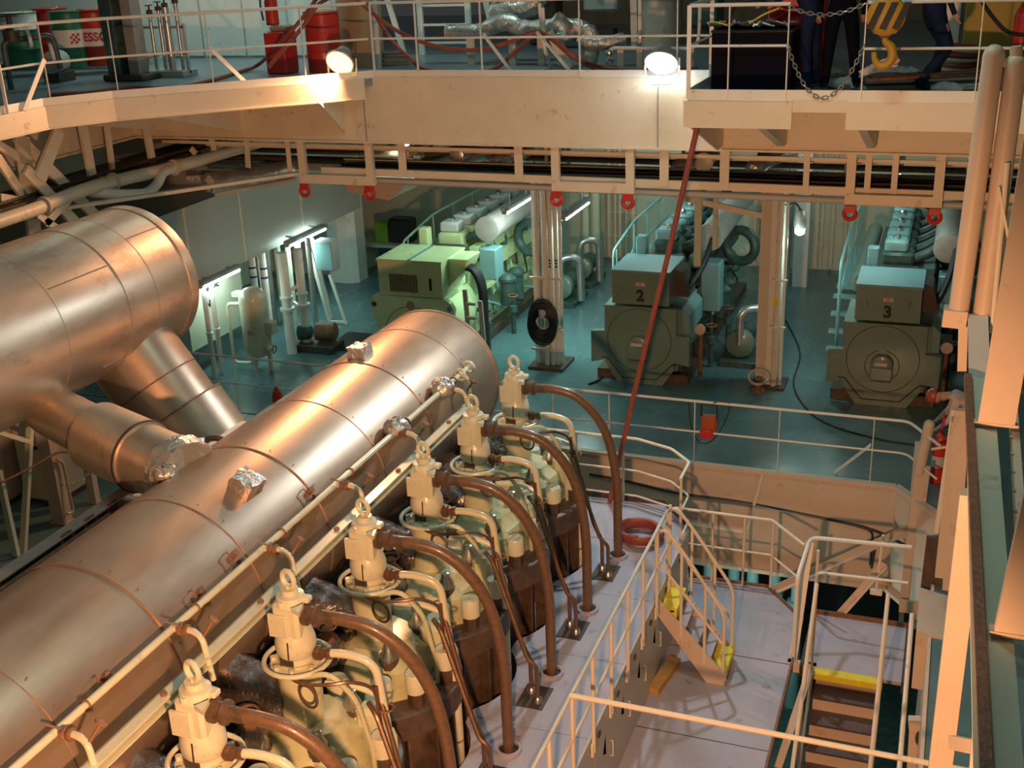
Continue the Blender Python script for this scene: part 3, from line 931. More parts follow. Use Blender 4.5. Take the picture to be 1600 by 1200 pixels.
# machinery glimpsed below
for i, x in enumerate((-3.3, -2.9, -2.55, -2.2, -1.8)):
    g = G(); g.lathe((x, 17.6 + .2 * (i % 2), -5), (0, 0, 1), [(.12, 0), (.12, 2.0), (.16, 2.02), (.16, 2.1), (.1, 2.12), (.1, 3.2)], 12)
    solo('standpipe', g, M['rail_teal'], ['teal pipe glimpsed below the deck nearest the gallery end', 'second teal pipe glimpsed below the coaming', 'third teal pipe glimpsed below the coaming', 'fourth teal pipe glimpsed below the coaming', 'fifth teal pipe glimpsed below the coaming by the lower deck corner'][i], 'pipe')
_light('lower level lamp', 'POINT', (-2.4, 16.0, -2.6), 60, COOL, None, .2)

# landing and the stair going down towards the viewer
LZ = -1.15
t = thing('landing', 'small grey landing at the head of the steep stair', 'landing', (-.65, 13.7, LZ - .1))
part('plate', G().box((-1.22, 13.12, LZ - .05), (-.02, 14.42, LZ)), M['floorgrey'], t)
g = G(); g.box((-1.24, 14.42, LZ - .08), (-.0, 14.45, LZ + .06)); part('toe_board', g, M['rust'], t)
part('side_beam', G().box((-1.26, 13.1, LZ - .14), (-1.22, 14.45, LZ + .02)), M['dark'], t)
part('side_beam', G().box((-.02, 13.1, LZ - .14), (.02, 14.45, LZ + .02)), M['dark'], t)
t = thing('landing_railing', 'cream railing frame around the landing of the steep stair', 'railing', (-.65, 14, LZ))
part('top_rail', G().tube(fil([(-1.36, 13.25, LZ - .1), (-1.36, 13.25, .05), (-1.3, 14.0, .24), (-.05, 14.05, .26)], .12), .028, 8), M['white'], t)
part('middle_rail', G().tube(fil([(-1.25, 14.4, LZ), (-1.2, 14.1, -.32), (-.05, 14.05, -.26)], .08), .02, 8), M['white'], t)
part('post', G().bar((-1.37, 13.3, -1.25), (-1.30, 13.95, .2), .10, .03, (0, 1, 0)), M['cream'], t)
part('post', G().cyl((-1.22, 14.40, LZ), (-1.22, 14.3, -.1), .022, n=8), M['cream'], t)
part('post_foot', G().box((-1.42, 13.16, LZ - .14), (-1.06, 13.24, LZ + .0)), M['cream'], t)
g = G(); g.cyl((-.45, 14.6, -.75), (-.42, 14.6, .1), .018, n=8); g.cbox((-.45, 14.6, -.78), (.16, .1, .06), .01)
part('hanger', g, M['cream'], t)
t = thing('steep_stair', 'steep open stair with dark tread plates and yellow top nosing at the lower right', 'stairs', (-.7, 12, -3.5))
N_ = 9
for i in range(N_):
    z = LZ - .02 - .205 * i; y = 13.12 - .265 * i
    tr = part('tread', G().box((-1.06, y - .30, z - .235), (-.30, y + .02, z - .205)), M['tread'], t)
    part('riser', G().box((-1.05, y - .0, z - .21), (-.31, y + .012, z - .03)), M['peach'], tr)
part('nosing', G().box((-1.10, 12.98, LZ - .07), (-.24, 13.13, LZ + .012)), M['yellow'], t)
for x in (-1.10, -.26):
    part('stringer', G().bar((x, 13.14, LZ - .10), (x, 10.6, LZ - 2.05), .03, .24, (0, 0, 1)), M['peach'], t)
    g = G(); g.tube(fil([(x, 13.1, LZ), (x, 13.05, .12), (x, 12.0, -.68), (x, 10.4, -1.95)], .06), .024, 8)
    g = G(); g.cyl((x, 13.0, .15), (x, 11.9, -.92 + .1), .026, n=8); g.cyl((x, 11.9, -.82), (x, 10.3, -2.1), .026, n=8)
    hr = part('handrail', g, M['cream'], t)
    for k, (y, z0, z1) in enumerate(((13.0, LZ, .15), (12.0, -1.95, -.73))):
        part('post', G().cyl((x, y, z0), (x, y, z1), .018, n=8), M['cream'], hr)
part('strut', G().bar(PY(1268, 1040, 13.05), PY(1215, 1200, 11.6), .09, .03, (0, 1, 0)), M['peach'], t)

# stanchion with channel guides at the hatch corner
t = thing('hatch_stanchion', 'tall orange lit stanchion with rounded top at the right hatch corner', 'post', (-.05, 15.9, -2.2))
a = PY(1452, 664, 15.9); b = PY(1436, 738, 15.9); c = PY(1420, 945, 15.9)
part('upper_post', G().cyl(a, b, .075, n=14).sph(a, .075, 12), M['peach'], t)
part('lower_post', G().bar(PY(1442, 728, 15.9), PY(1416, 945, 15.9), .20, .06, (0, 1, 0)), M['peach'], t)
part('back_angle', G().bar(PY(1434, 690, 16.0), PY(1404, 1010, 15.9), .07, .03, (0, 1, 0)), M['trunk'], t)
part('cross_beam', G().bar(PY(1405, 946, 15.6), PY(1530, 962, 15.6), .04, .20), M['peach'], t)
part('gusset', G().bar(PY(1432, 972, 15.5), PY(1540, 1040, 15.3), .04, .18), M['peach'], t)
g = G(); q = [PY(1430, 955, 15.55), PY(1452, 955, 15.55), PY(1442, 975, 15.55), PY(1425, 985, 15.55)]
g.add(q + [p + V((0, .02, 0)) for p in q], [(0, 1, 2, 3), (7, 6, 5, 4), (0, 4, 5, 1), (1, 5, 6, 2), (2, 6, 7, 3), (3, 7, 4, 0)])
part('gusset_plate', g, M['peach'], t)
g = G(); g.cyl(PY(1455, 702, 15.9), PY(1482, 698, 15.9), .02, n=8); g.hexnut(PY(1480, 700, 15.9), (1, 0, 0), .05, .06)
part('clamp_bolt', g, M['cream'], t)

t = thing('lifting_guide', 'pair of peach channel guides standing beside the brown edged girder', 'guide rail', (.1, 13, 0))
part('guide', G().bar(PY(1494, 655, 13), PY(1468, 898, 13), .10, .16, (0, 1, 0)), M['peach'], t)
part('guide', G().bar(PY(1504, 640, 12.6), PY(1484, 920, 12.6), .16, .10, (0, 1, 0)), M['peach'], t)
part('guide', G().bar(PY(1490, 640, 13.3), PY(1463, 832, 13.3), .05, .05, (0, 1, 0)), M['cream'], t)
part('back_plate', G().prism([(PY(1448, 838, 13.6).x, PY(1448, 838, 13.6).z), (PY(1436, 938, 13.6).x, PY(1436, 938, 13.6).z), (PY(1508, 950, 13.6).x, PY(1508, 950, 13.6).z), (PY(1512, 838, 13.6).x, PY(1512, 838, 13.6).z)], 13.6, 13.64, 'xz'), M['brown'], t)

# heavy girder below the viewer with posts standing on it
t = thing('edge_girder', 'long pale girder with a brown edge running towards the viewer at the right', 'girder', (.4, 6.5, 4.2))
a0, a1 = PZ(1530, 590, 4.5), PZ(1562, 1230, 4.5); a1 = a0 + (a1 - a0) * 1.7
part('top_flange', G().bar(a0 - V((0, 0, .015)), a1 - V((0, 0, .015)), .19, .03), M['wallgreen'], t)
e0, e1 = PZ(1514, 590, 4.5), PZ(1541, 1230, 4.5)
part('edge_strip', G().bar(e0 + V((-.01, 0, .01)), e1 + V((0, 0, .01)), .05, .05), M['rust'], t)
part('web', G().bar(a0 - V((.0, 0, .2)), a1 - V((0, 0, .2)), .03, .38), M['trunk'], t)
f0, f1 = PZ(1580, 600, 4.45), PZ(1604, 980, 4.45)
part('side_flange', G().bar(f0, f1, .05, .10), M['cream'], t)
g = G()
for k in range(9):
    p = f0.lerp(f1, .1 + .08 * k) + V((-.03, 0, .05)); g.hexnut(p, (0, 0, 1), .012, .012)
part('bolts', g, M['steel'], t)['kind'] = 'stuff'
def upright(name, label, foot, head, w, d, mat_='peach', base=True):
    t = thing(name, label, 'post', foot)
    part('shaft', G().bar(foot, head, w, d, (0, 1, 0)), M[mat_], t)
    if base:
        part('weld_foot', G().bar(V(foot), V(foot) + V((0, 0, .02)), w * 1.2, d * 1.2, (0, 1, 0)), M['peach'], t)
    return t
upright('girder_post', 'broad peach post standing on the pale girder, second from the viewer', PZ(1556, 664, 4.52), PZ(1556, 664, 4.52) + V((.10, .06, 2.3)), .23, .05)
upright('girder_post', 'broad peach post standing on the pale girder at the right frame edge, nearest the viewer', PZ(1588, 992, 4.52), PZ(1588, 992, 4.52) + V((.12, .08, 1.6)), .20, .06)
# the two tall round topped posts
for k, (tx, ty, bx, by, lab) in enumerate(((1553, 86, 1496, 500, 'tall peach post with rounded top, left of the pair at the right edge'),
                                           (1588, 100, 1536, 492, 'tall peach post with rounded top, right of the pair at the right edge'))):
    Yp = 9.6
    a = PY(tx, ty, Yp); b = PY(bx, by, Yp)
    t = thing('round_topped_post', lab, 'post', b)
    ax = (a - b).normalized(); R_ = .078
    g = G(); g.cyl(b, a, R_, n=16); g.sph(a, R_, 14)
    part('shaft', g, M['peach'], t)
    if k == 0:
        part('collar', G().bar(PY(1494, 482, Yp - .02), PY(1490, 508, Yp - .02), .18, .17, (0, 1, 0)), M['peach'], t)
        part('lower_bar', G().bar(PY(1505, 505, Yp), PY(1503, 578, Yp), .07, .07, (0, 1, 0)), M['peach'], t)
        part('tie_bar', G().cyl(PY(1560, 96, Yp), PY(1580, 100, Yp), .035, n=8), M['peach'], t)
    else:
        part('lower_plate', G().bar(PY(1528, 492, Yp - .05), PY(1532, 668, Yp - 1.2), .15, .03, (0, 1, 0)), M['trunk'], t)
        part('stay', G().bar(PY(1560, 292, Yp - .1), PY(1575, 370, Yp - .1), .02, .05, (0, 1, 0)), M['cream'], t)
        part('stay', G().cyl(PY(1574, 255, Yp - .1), PY(1550, 520, Yp - .1), .02, n=8), M['cream'], t)
        part('end_knob', G().cyl(PY(1588, 72, Yp), PY(1588, 90, Yp), .045, n=12), M['peach'], t)
# bright support column below the girder
upright('support_column', 'bright orange lit square column below the brown edged girder', PY(1464, 1240, 7.4), PY(1520, 770, 7.4), .155, .12)
upright('support_column', 'orange lit square column at the lower right corner behind the first', PY(1525, 1240, 6.4), PY(1545, 1010, 6.4), .10, .08)
t = thing('column_tie', 'short orange tie bar between the two lit columns', 'bar', PY(1510, 1160, 6.3))
part('bar', G().bar(PY(1488, 1160, 7.0), PY(1530, 1168, 6.6), .05, .09), M['peach'], t)
# trunk casing and pump seen below the right hand deck
t = thing('duct_casing', 'tan sheet metal casing behind the bright column at lower right', 'casing', (.4, 11.5, -2.4))
part('casing', G().prism([(PY(1432, 985, 12.4).x, PY(1432, 985, 12.4).z), (PY(1424, 1075, 12.4).x, PY(1424, 1075, 12.4).z), (PY(1500, 1090, 12.4).x, PY(1500, 1090, 12.4).z), (PY(1510, 1010, 12.4).x, PY(1510, 1010, 12.4).z)], 12.4, 13.4, 'xz'), M['peach'], t)
t = thing('pump_stand', 'peach bracket frame with a small dark pump below the casing', 'pump', PY(1440, 1200, 11.6))
part('frame', G().bar(PY(1420, 1130, 11.6), PY(1470, 1132, 11.6), .10, .14), M['peach'], t)
part('leg', G().bar(PY(1430, 1135, 11.6), PY(1425, 1210, 11.6), .12, .08, (0, 1, 0)), M['peach'], t)
part('pump_body', G().lathe(PY(1452, 1160, 11.5), (0, 1, 0), [(.05, 0), (.15, .03), (.15, .3), (.1, .34)], 16), M['dark'], t)
g = G(); p0 = PZ(1395, 1000, LZ); g.cyl(PY(1425, 960, 13.6), PY(1405, 1205, 11.4), .03, n=8)
solo('vertical_pipe', g, M['cream'], 'slim cream pipe beside the steep stair on its right', 'pipe')

# ================================================================== left: exhaust trunk and its pipes
DX, DZ, DR = -9.72, 3.80, .93
t = thing('exhaust_drum', 'huge clad drum lying at the left with a bright warm highlight', 'exhaust drum', (DX, 8, DZ - DR))
ys = [11.95, 11.15, 10.62, 9.55, 7.6, 5.5, 2.5]
for i in range(len(ys) - 1):
    part('cladding_sheet', G().cyl((DX, ys[i + 1], DZ), (DX, ys[i], DZ), DR + (.006 if i % 2 else 0), n=72), M['clad2'], t)
for y in ys[1:-1]:
    part('seam_band', G().lathe((DX, y - .012, DZ), (0, 1, 0), [(DR, 0), (DR + .008, .002), (DR + .008, .012), (DR, .014)], 72, caps=False), M['lag'], t)
part('end_cap', G().lathe((DX, 11.94, DZ), (0, 1, 0), [(DR + .012, -.14), (DR + .014, -.13), (DR + .014, .01), (DR * .97, .05), (DR * .6, .12), (.05, .14)], 72), M['clad2'], t)
for a, y0, y1 in ((52, 11.15, 11.82), (38, 9.6, 10.6), (-35, 10.2, 11.1)):
    a = math.radians(a); c = V((DX + math.cos(a) * DR, 0, DZ + math.sin(a) * DR))
    part('lap_seam', G().bar((c.x, y0, c.z), (c.x, y1, c.z), .010, .016, (math.cos(a), 0, math.sin(a))), M['lag'], t)
a = math.radians(8); g = G()
p = V((DX + math.cos(a) * (DR + .004), 9.35, DZ + math.sin(a) * (DR + .004)))
g.lathe((DX, 9.3, DZ), (0, 1, 0), [(DR + .012, 0), (DR + .012, .22)], 72, caps=False)
t2 = thing('branch_pipe', 'clad branch pipe with a wide collar joining the left drum to the long cylinder', 'pipe', (-8.3, 9.1, 2.5))
A = PX(66, 642, -9.40); B = PX(288, 742, -7.02); d = (B - A)
K = lambda s: A + d * s
part('pipe', G().tube(fil([A + V((-.12, .05, .45)), A + V((.05, 0, .05)), K(.5)], .3), .29, 40), M['clad2'], t2)
part('root_ring', G().lathe(A + V((-.05, .03, .22)), (V((.17, -.05, -.4))), [(.30, 0), (.31, .01), (.31, .03), (.30, .04)], 40, caps=False), M['rust'], t2)
part('collar', G().lathe(K(.40), d, [(.29, 0), (.385, .07), (.385, .85), (.35, .86)], 44), M['clad2'], t2)
part('collar_ring', G().lathe(K(.73), d, [(.385, 0), (.396, .005), (.396, .03), (.385, .035)], 44, caps=False), M['dark'], t2)
part('foot', G().cyl(K(.72), K(1.03), .355, n=40), M['clad2'], t2)
g = G(); g.lathe(K(.93) , d, [(.36, 0), (.385, .03), (.375, .09), (.40, .15), (.385, .2), (.37, .25)], 40); g.rumple(.022, 6); part('foil_wrap', g, M['foil'], t2)
g = G(); g.sph(PX(258, 738, -7.02), .12, 22, (1.0, 1, .7)); g.rumple(.018, 7); part('foil_bundle', g, M['foil'], t2)
t3 = thing('turbine_duct', 'wide clad duct leaning down from the left drum behind the long cylinder', 'duct', (-8.8, 11.4, .5))
A = V((-9.66, 11.15, 3.6)); B = V((-7.90, 11.15, 1.1)); d = B - A; K = lambda s: A + d * s
part('upper_duct', G().cyl(K(0), K(.52), .56, n=44), M['clad'], t3)
part('lower_duct', G().cyl(K(.5), K(1), .63, n=44), M['clad'], t3)
for s_, r in ((.36, .565), (.5, .64), (.78, .635)):
    part('ring', G().lathe(K(s_), d, [(r - .01, 0), (r + .006, .003), (r + .006, .018), (r - .01, .021)], 44, caps=False), M['rust'], t3)
part('elbow', G().tube(catm([K(.95), K(1.1) , K(1.2) + V((.2, 0, -.3)), V((-7.3, 11.15, -.4))], 6), .5, 30), M['clad2'], t3)
g = G(); c = V((-7.75, 10.35, 2.25))
for k, (r, z) in enumerate(((.22, 0), (.20, .02), (.23, .04), (.19, .05))):
    g.torus(c + V((0, 0, z)), (.2, -.4, 1), r, .014, 22, 6)
solo('cable_loop', g, M['copper'], 'loop of brown cable hanging in front of the leaning duct', 'cable')
g = G(); g.cbox(c + V((.0, .1, -.12)), (.3, .3, .25), .05); solo('actuator', g, M['rust'], 'small rusty actuator under the cable loop', 'actuator')
# channel with rings on the far side of the receiver
t = thing('side_channel', 'dark channel with round handles along the left flank of the long cylinder', 'channel', (-7.98, 7, 2.2))
part('channel', G().channel((-7.98, 3.5, 2.30), (-7.98, 9.1, 2.34), .16, .12, .012, 1), M['lag'], t)
part('cover_plate', G().box((-7.95, 8.3, 2.22), (-7.70, 11.3, 2.26)), M['white'], t)
for y in (8.0, 8.35, 8.7):
    part('handle', G().tube(fil([(-7.85, y - .06, 2.28), (-7.85, y - .06, 2.40), (-7.85, y + .1, 2.40), (-7.85, y + .1, 2.28)], .05), .016, 8), M['rust'], t)
part('pipe', G().cyl((-7.8, 3.5, 2.3), (-7.8, 8.6, 2.32), .03, n=8), M['rust'], t)
# trestle, posts, cabinets and chain on the left floor
t = thing('trestle', 'pale trestle with leaning legs below the left drum', 'trestle', (-11.6, 10.9, 0))
for a, b in (((-3, 735), (26, 868)), ((47, 668), (36, 866)), ((-30, 668), (44, 690))):
    pa = PX(*a, -11.62); pb = PX(*b, -11.6)
    part('leg', G().bar(pa, pb, .09, .06, (0, 1, 0)), M['wallgreen'], t)
for i, (px0, py0, px1, py1, w, lab) in enumerate(((73, 690, 98, 815, .22, 'broad peach post on the left floor between drum and cylinder'), (140, 735, 149, 785, .13, 'thin pale post on the left floor behind the broad one'))):
    f = PZ(px1, py1, 0); upright('floor_post', lab, f, f + V((0, 0, 1.6 + .9 * (i == 0))), w, w * .8, 'peach')
for i, (x0, x1, y, h, lab) in enumerate(((-13.6, -12.9, 12.6, 1.75, 'narrow cream machine cabinet at the left edge'), (-12.75, -12.15, 12.75, 1.7, 'cream machine cabinet with a dark plate beside the broad post'))):
    t = thing('machine_cabinet', lab, 'cabinet', ((x0 + x1) / 2, y, 0))
    part('body', G().cbox(((x0 + x1) / 2, y, h / 2 + .04), (x1 - x0, .8, h), .02), M['peach'], t)
    part('door', G().cbox(((x0 + x1) / 2, y - .41, h / 2 + .02), (x1 - x0 - .08, .02, h - .14), .005), M['cream'], t)
    part('name_plate', G().cbox((x0 + .45, y - .425, h * .55), (.16, .012, .05)), M['dark'], t)
    part('plinth', G().cbox(((x0 + x1) / 2, y, .02), (x1 - x0 + .06, .86, .04)), M['dark'], t)
g = G(); g.tube(catm([PX(0, 755, -11.5), PX(50, 730, -11.5), PX(88, 708, -11.5), PX(105, 707, -11.5)], 4), .016, 6)
solo('rope_rail', g, M['rust'], 'rusty rope strung in front of the left cabinets', 'rope')
p = [PX(141, 735, -11.62), PX(125, 752, -11.6), PX(108, 758, -11.6), PX(94, 756, -11.6)]
chain(catm(p, 4), 'barrier_chain', 'short rusty chain hanging between the two left floor posts', 'chain')
g = G(); g.tube(fil([PX(88, 718, -11.55), PX(98, 722, -11.55), PX(115, 800, -11.5), PX(105, 803, -11.5)], .08), .02, 6)
solo('bent_rod', g, M['peach'], 'thin bent rod standing beside the broad peach post', 'rod')
# ================================================================== generator deck
_dg = None
def text_mesh(txt, size, depth=.004, bold=.0, shear=0.):
    """flat lettering as mesh geometry in the XZ plane, facing -Y, centred"""
    cu = bpy.data.curves.new('lettering', 'FONT'); cu.body = txt; cu.size = size; cu.extrude = depth; cu.offset = bold; cu.shear = shear
    cu.align_x = 'CENTER'; cu.align_y = 'CENTER'; cu.resolution_u = 3
    o = bpy.data.objects.new('lettering', cu); COL.objects.link(o)
    dg = bpy.context.evaluated_depsgraph_get()
    me = o.evaluated_get(dg).to_mesh()
    g = G(); g.add([(v.co.x, -v.co.z, v.co.y) for v in me.vertices], [tuple(p.vertices) for p in me.polygons])
    o.evaluated_get(dg).to_mesh_clear()
    bpy.data.objects.remove(o); bpy.data.curves.remove(cu)
    return g


def moved(g, loc, rz=0.):
    R = Matrix.Rotation(rz, 3, 'Z')
    g.v = [R @ p + V(loc) for p in g.v]
    return g


def generator(n, cx, y0, body, rail, label):
    t = thing('generator_set', label, 'generator', (cx, y0, 0), 'diesel generators')
    B = M[body]; P = lambda nm, g, m, par=None: part(nm, g, m if not isinstance(m, str) else M[m], par or t)
    X = lambda v: cx + v
    # skid
    P('skid', G().box((X(-.85), y0 + .15, .0), (X(.85), y0 + 6.4, .18)), 'brown')
    if n == 1:
        hw, tz0, dep = .66, 1.42, 1.15
        prof = [(-.56, .05), (.56, .05), (.66, .3), (.62, .62), (.82, .86), (.84, 1.02), (.74, 1.12), (-.74, 1.06), (-.84, .98), (-.82, .86), (-.60, .62), (-.68, .3)]
        prof = [(-.56, .05), (.56, .05), (.70, .25), (.70, .70), (.84, 1.0), (.88, 1.2), (.82, 1.32), (.70, 1.40), (-.70, 1.42), (-.82, 1.36), (-.88, 1.24), (-.84, 1.04), (-.70, .70), (-.70, .25)]
        fp = P('front_plate', G().prism([(X(a), b) for a, b in prof], y0, y0 + .12, 'xz'), B)
        P('frame', G().lathe((X(0), y0 + .12, .74), (0, 1, 0), [(.70, 0), (.72, .1), (.72, 1.3), (.66, 1.4)], 24), B)
        for s in (-1, 1):
            P('lug_hole', G().lathe((X(.79 * s), y0 - .004, 1.22), (0, 1, 0), [(.055, 0), (.055, .01)], 14), 'genblue' if s > 0 else 'dark', fp)
        P('seam', G().torus((X(0), y0, .62), (0, 1, 0), .60, .006, 40, 4), 'dark', fp)
        P('maker_badge', moved(G().lathe((0, 0, 0), (0, 1, 0), [(.09, 0), (.09, .006)], 12), (X(-.02), y0 - .006, 1.24)), 'tan', fp)
    else:
        hw, tz0, dep = .52, 1.50, 1.15
        prof = [(-.42, -.0), (.42, -.0), (.62, .30), (.62, .45), (.90, .40), (.90, .95), (.66, .97), (.66, 1.46), (-.66, 1.46), (-.66, .97), (-.92, .95), (-.92, .35), (-.66, .42), (-.62, .30)]
        fp = P('front_plate', G().prism([(X(a), b) for a, b in prof], y0, y0 + .14, 'xz'), B)
        P('seam', G().torus((X(-.02), y0, .84), (0, 1, 0), .59, .006, 44, 4), 'dark', fp)
        if n == 3:
            P('seam', G().torus((X(-.02), y0, .72), (0, 1, 0), .28, .006, 30, 4), 'dark', fp)
        P('split_line', G().tube([(X(-.72), y0 - .002, .46), (X(-.62), y0 - .002, .46), (X(-.32), y0 - .002, .10), (X(.30), y0 - .002, .10), (X(.60), y0 - .002, .42), (X(.70), y0 - .002, .42)], .012, 5), 'dark', fp)
        bx = P('bearing_cover', G().lathe((X(-.02), y0 - .14, .76), (0, 1, 0), [(.12, 0), (.17, .02), (.19, .14)], 16).cbox((X(-.02), y0 - .08, .62), (.36, .16, .24), .02), B, fp)
        P('bearing_plate', G().cbox((X(-.03), y0 - .165, .80), (.20, .01, .06)), 'plate', fp)
        g = G()
        for k in range(6):
            g.hexnut((X(-.16 + .055 * k), y0 - .10, .47), (0, 0, 1), .018, .03)
        P('bearing_bolts', g, 'dark', fp)['kind'] = 'stuff'
        P('top_cap', G().lathe((X(-.02), y0 - .02, .98), (0, 1, 0), [(.07, 0), (.07, .05)], 12), B, fp)
        for s in (-1, 1):
            P('lug_hole', G().lathe((X(.80 * s), y0 - .004, .84), (0, 1, 0), [(.03, 0), (.03, .008)], 10), 'genblue', fp)
        P('frame', G().prism([(X(-.66), .25), (X(.66), .25), (X(.72), .6), (X(.72), 1.42), (X(-.70), 1.42), (X(-.70), .6)], y0 + .14, y0 + 1.5, 'xz'), B)
        P('side_vent', G().prism([(X(.72), .95), (X(.86), .95), (X(.86), 1.3), (X(.72), 1.44)], y0 + .2, y0 + 1.3, 'xz'), 'genblue')
        for k in range(4):
            P('foot_slot', G().box((X(.66), y0 + .25 + .35 * k, .2), (X(.73), y0 + .45 + .35 * k, .42)), 'dark')
    # terminal box
    tb = P('terminal_box', G().prism([(y0 + .02, tz0), (y0 + dep, tz0), (y0 + dep, 2.12), (y0 + .02, 2.08)], X(-hw), X(hw), 'yz'), B)
    P('lid', G().box((X(-hw - .015), y0 + .005, 2.085), (X(hw + .015), y0 + dep + .02, 2.125)), 'genblue' if n > 1 else B, tb)
    if n == 1:
        P('lid_strap', G().box((X(-.02), y0 - .0, 2.125), (X(.04), y0 + dep, 2.137)), 'genblue', tb)
        for k in range(13):
            x = X(-.42 + .045 * k); P('louvre', G().box((x, y0 + .008, 1.50), (x + .022, y0 + .022, 1.84)), 'brown', tb)
        P('number', moved(text_mesh('1', .32, .004, .010), (X(.42), y0 + .014, 1.66)), 'print', tb)
        hood = P('cable_hood', G().prism([(X(.66), 1.55), (X(.98), 1.9), (X(1.06), 2.1), (X(.66), 2.1)], y0 + .35, y0 + 1.0, 'xz'), B)
        g = G()
        for k in range(5):
            o = .055 * k
            g.tube(catm([(X(.9), y0 + .45 + o, 1.9), (X(1.12), y0 + .4 + o, 1.88), (X(1.30), y0 + .3 + o, 1.6), (X(1.36), y0 + .2 + o, 1.1), (X(1.38), y0 + .1 + o, 0.0)], 6), .045, 8)
        P('power_cables', g, 'black')
        for s, xx in enumerate((1.22, 1.52)):
            P('cable_ladder_rail', G().bar((X(xx - .06), y0 + .05, 0), (X(xx - .14), y0 + .1, 1.6 - .2 * s), .08, .05, (0, 1, 0)), 'peach')
        for k in range(5):
            P('cable_ladder_rung', G().box((X(1.12), y0 + .02, .2 + .28 * k), (X(1.3), y0 + .08, .25 + .28 * k)), 'peach')
    else:
        P('number', moved(text_mesh(str(n), .28, .004, .012), (X(0.0), y0 + .014, 1.66)), 'print', tb)
        P('warning_plate', G().cbox((X(.0), y0 + .012, 1.88), (.16, .012, .06)), 'plate', tb)
        P('warning_text', moved(text_mesh('440V', .045, .002, .001), (X(.0), y0 + .004, 1.88)), 'printred', tb)
        for s in (-1, 1):
            P('handle', G().tube(fil([(X(.33 * s), y0 + .02, 1.74), (X(.33 * s), y0 - .03, 1.74), (X(.33 * s), y0 - .03, 1.86), (X(.33 * s), y0 + .02, 1.86)], .02), .008, 6), B, tb)
        g = G()
        for k in range(4):
            g.tube(catm([(X(.5), y0 + .5 + .06 * k, 1.75), (X(.72), y0 + .5 + .06 * k, 1.70), (X(.9), y0 + 1.0 + .06 * k, 2.0), (X(.98), y0 + 1.5, 2.4)], 5), .05, 8)
        P('power_cables', g, 'black')
        P('cable_cowl', G().prism([(X(.52), 1.6), (X(.80), 1.6), (X(.68), 2.05), (X(.52), 2.1)], y0 + .35, y0 + .95, 'xz'), 'dark')
    # diesel engine
    E0 = y0 + 1.75; E1 = y0 + 6.3
    P('coupling_guard', G().lathe((X(0), y0 + 1.4, .78), (0, 1, 0), [(.5, 0), (.62, .06), (.62, .36), (.5, .4)], 24), B)
    P('crankcase', G().prism([(X(-.58), .18), (X(.58), .18), (X(.58), .9), (X(.46), 1.0), (X(-.46), 1.0), (X(-.58), .9)], E0, E1, 'xz'), B)
    P('cylinder_block', G().prism([(X(-.46), 1.0), (X(.46), 1.0), (X(.52), 1.7), (X(-.42), 1.7)], E0, E1 - .3, 'xz'), B if n == 1 else 'gendark')
    P('cam_box', G().box((X(.46), E0 + .2, 1.35), (X(.74), E1 - .5, 1.62)), B if n == 1 else 'gendark')
    P('fuel_rail_box', G().box((X(.48), E0 + .1, 1.72), (X(.66), E1 - .4, 1.95)), B)
    P('control_panel', G().cbox((X(.92), y0 + 1.9, 1.65 if n == 1 else 1.4), (.36, .42, .62 if n == 1 else .95), .02), 'genblue')
    P('engine_end', G().cbox((X(.0), E0 - .05, 1.55), (.85, .3, .9), .04), 'dark')
    P('end_cover', G().cbox((X(.05), E0 - .22, 1.75), (.36, .06, .26), .02), 'tan')
    P('governor_box', G().cbox((X(-.38), E0 - .1, 2.1), (.2, .22, .52), .02), B if n == 1 else 'genblue')
    for k in range(6):
        y = E0 + .45 + .66 * k
        P('inspection_door', G().lathe((X(.585), y, .6), (1, 0, 0), [(.19, 0), (.19, .03), (.15, .05)], 14), B)
        hd = P('cylinder_head', G().cbox((X(.02), y, 1.95), (.56, .5, .46), .05), B if n == 1 else 'gendark')
        P('rocker_cover', G().cbox((X(-.02), y, 2.28), (.40, .40, .22), .04), ('screen', 'genblue', 'rail_teal')[n - 1], hd)
        P('injector_cap', G().lathe((X(-.02), y, 2.38), (0, 0, 1), [(.07, 0), (.07, .06), (.03, .09)], 10), 'steel', hd)
        P('exhaust_branch', G().tube(catm([(X(.25), y, 2.0), (X(.5), y, 2.12), (X(.72), y + .1, 2.25)], 4), .09, 10), 'gendark', hd)
        P('fuel_pump', G().lathe((X(.62), y - .1, 1.62), (0, 0, 1), [(.07, 0), (.07, .18), (.045, .2), (.045, .3)], 10), 'steel' if k % 2 else 'gendark')
        P('push_rod_pipe', G().cyl((X(.55), y + .15, .95), (X(.5), y + .15, 1.7), .03, n=8), 'gendark')
    ex = P('exhaust_manifold', G().cyl((X(.86), E0 + .15, 2.32), (X(.86), E1 + .3, 2.36), .25, n=28), 'lag')
    P('manifold_end', G().lathe((X(.86), E0 + .15, 2.32), (0, -1, 0), [(.255, -.03), (.255, .02), (.22, .03), (.1, .04)], 28), 'lag', ex)
    P('air_manifold', G().cyl((X(-.62), E0 + .1, 1.6), (X(-.62), E1 - .2, 1.6), .15, n=16), B)
    # turbocharger / cooler end and side plumbing
    P('turbocharger', G().lathe((X(.55), E1 + .0, 2.3), (0, 1, 0), [(.2, 0), (.34, .1), (.38, .3), (.3, .5), (.18, .6)], 20), 'gendark')
    P('side_filter', G().lathe((X(.98), y0 + 2.6, .55), (0, 0, 1), [(.02, 0), (.16, .02), (.16, .5), (.19, .52), (.19, .58), (.1, .66)], 14), 'gendark')
    P('side_filter', G().lathe((X(.98), y0 + 3.1, .55), (0, 0, 1), [(.02, 0), (.16, .02), (.16, .5), (.19, .52), (.19, .58), (.1, .66)], 14), 'gendark')
    rd = random.Random(n * 7)
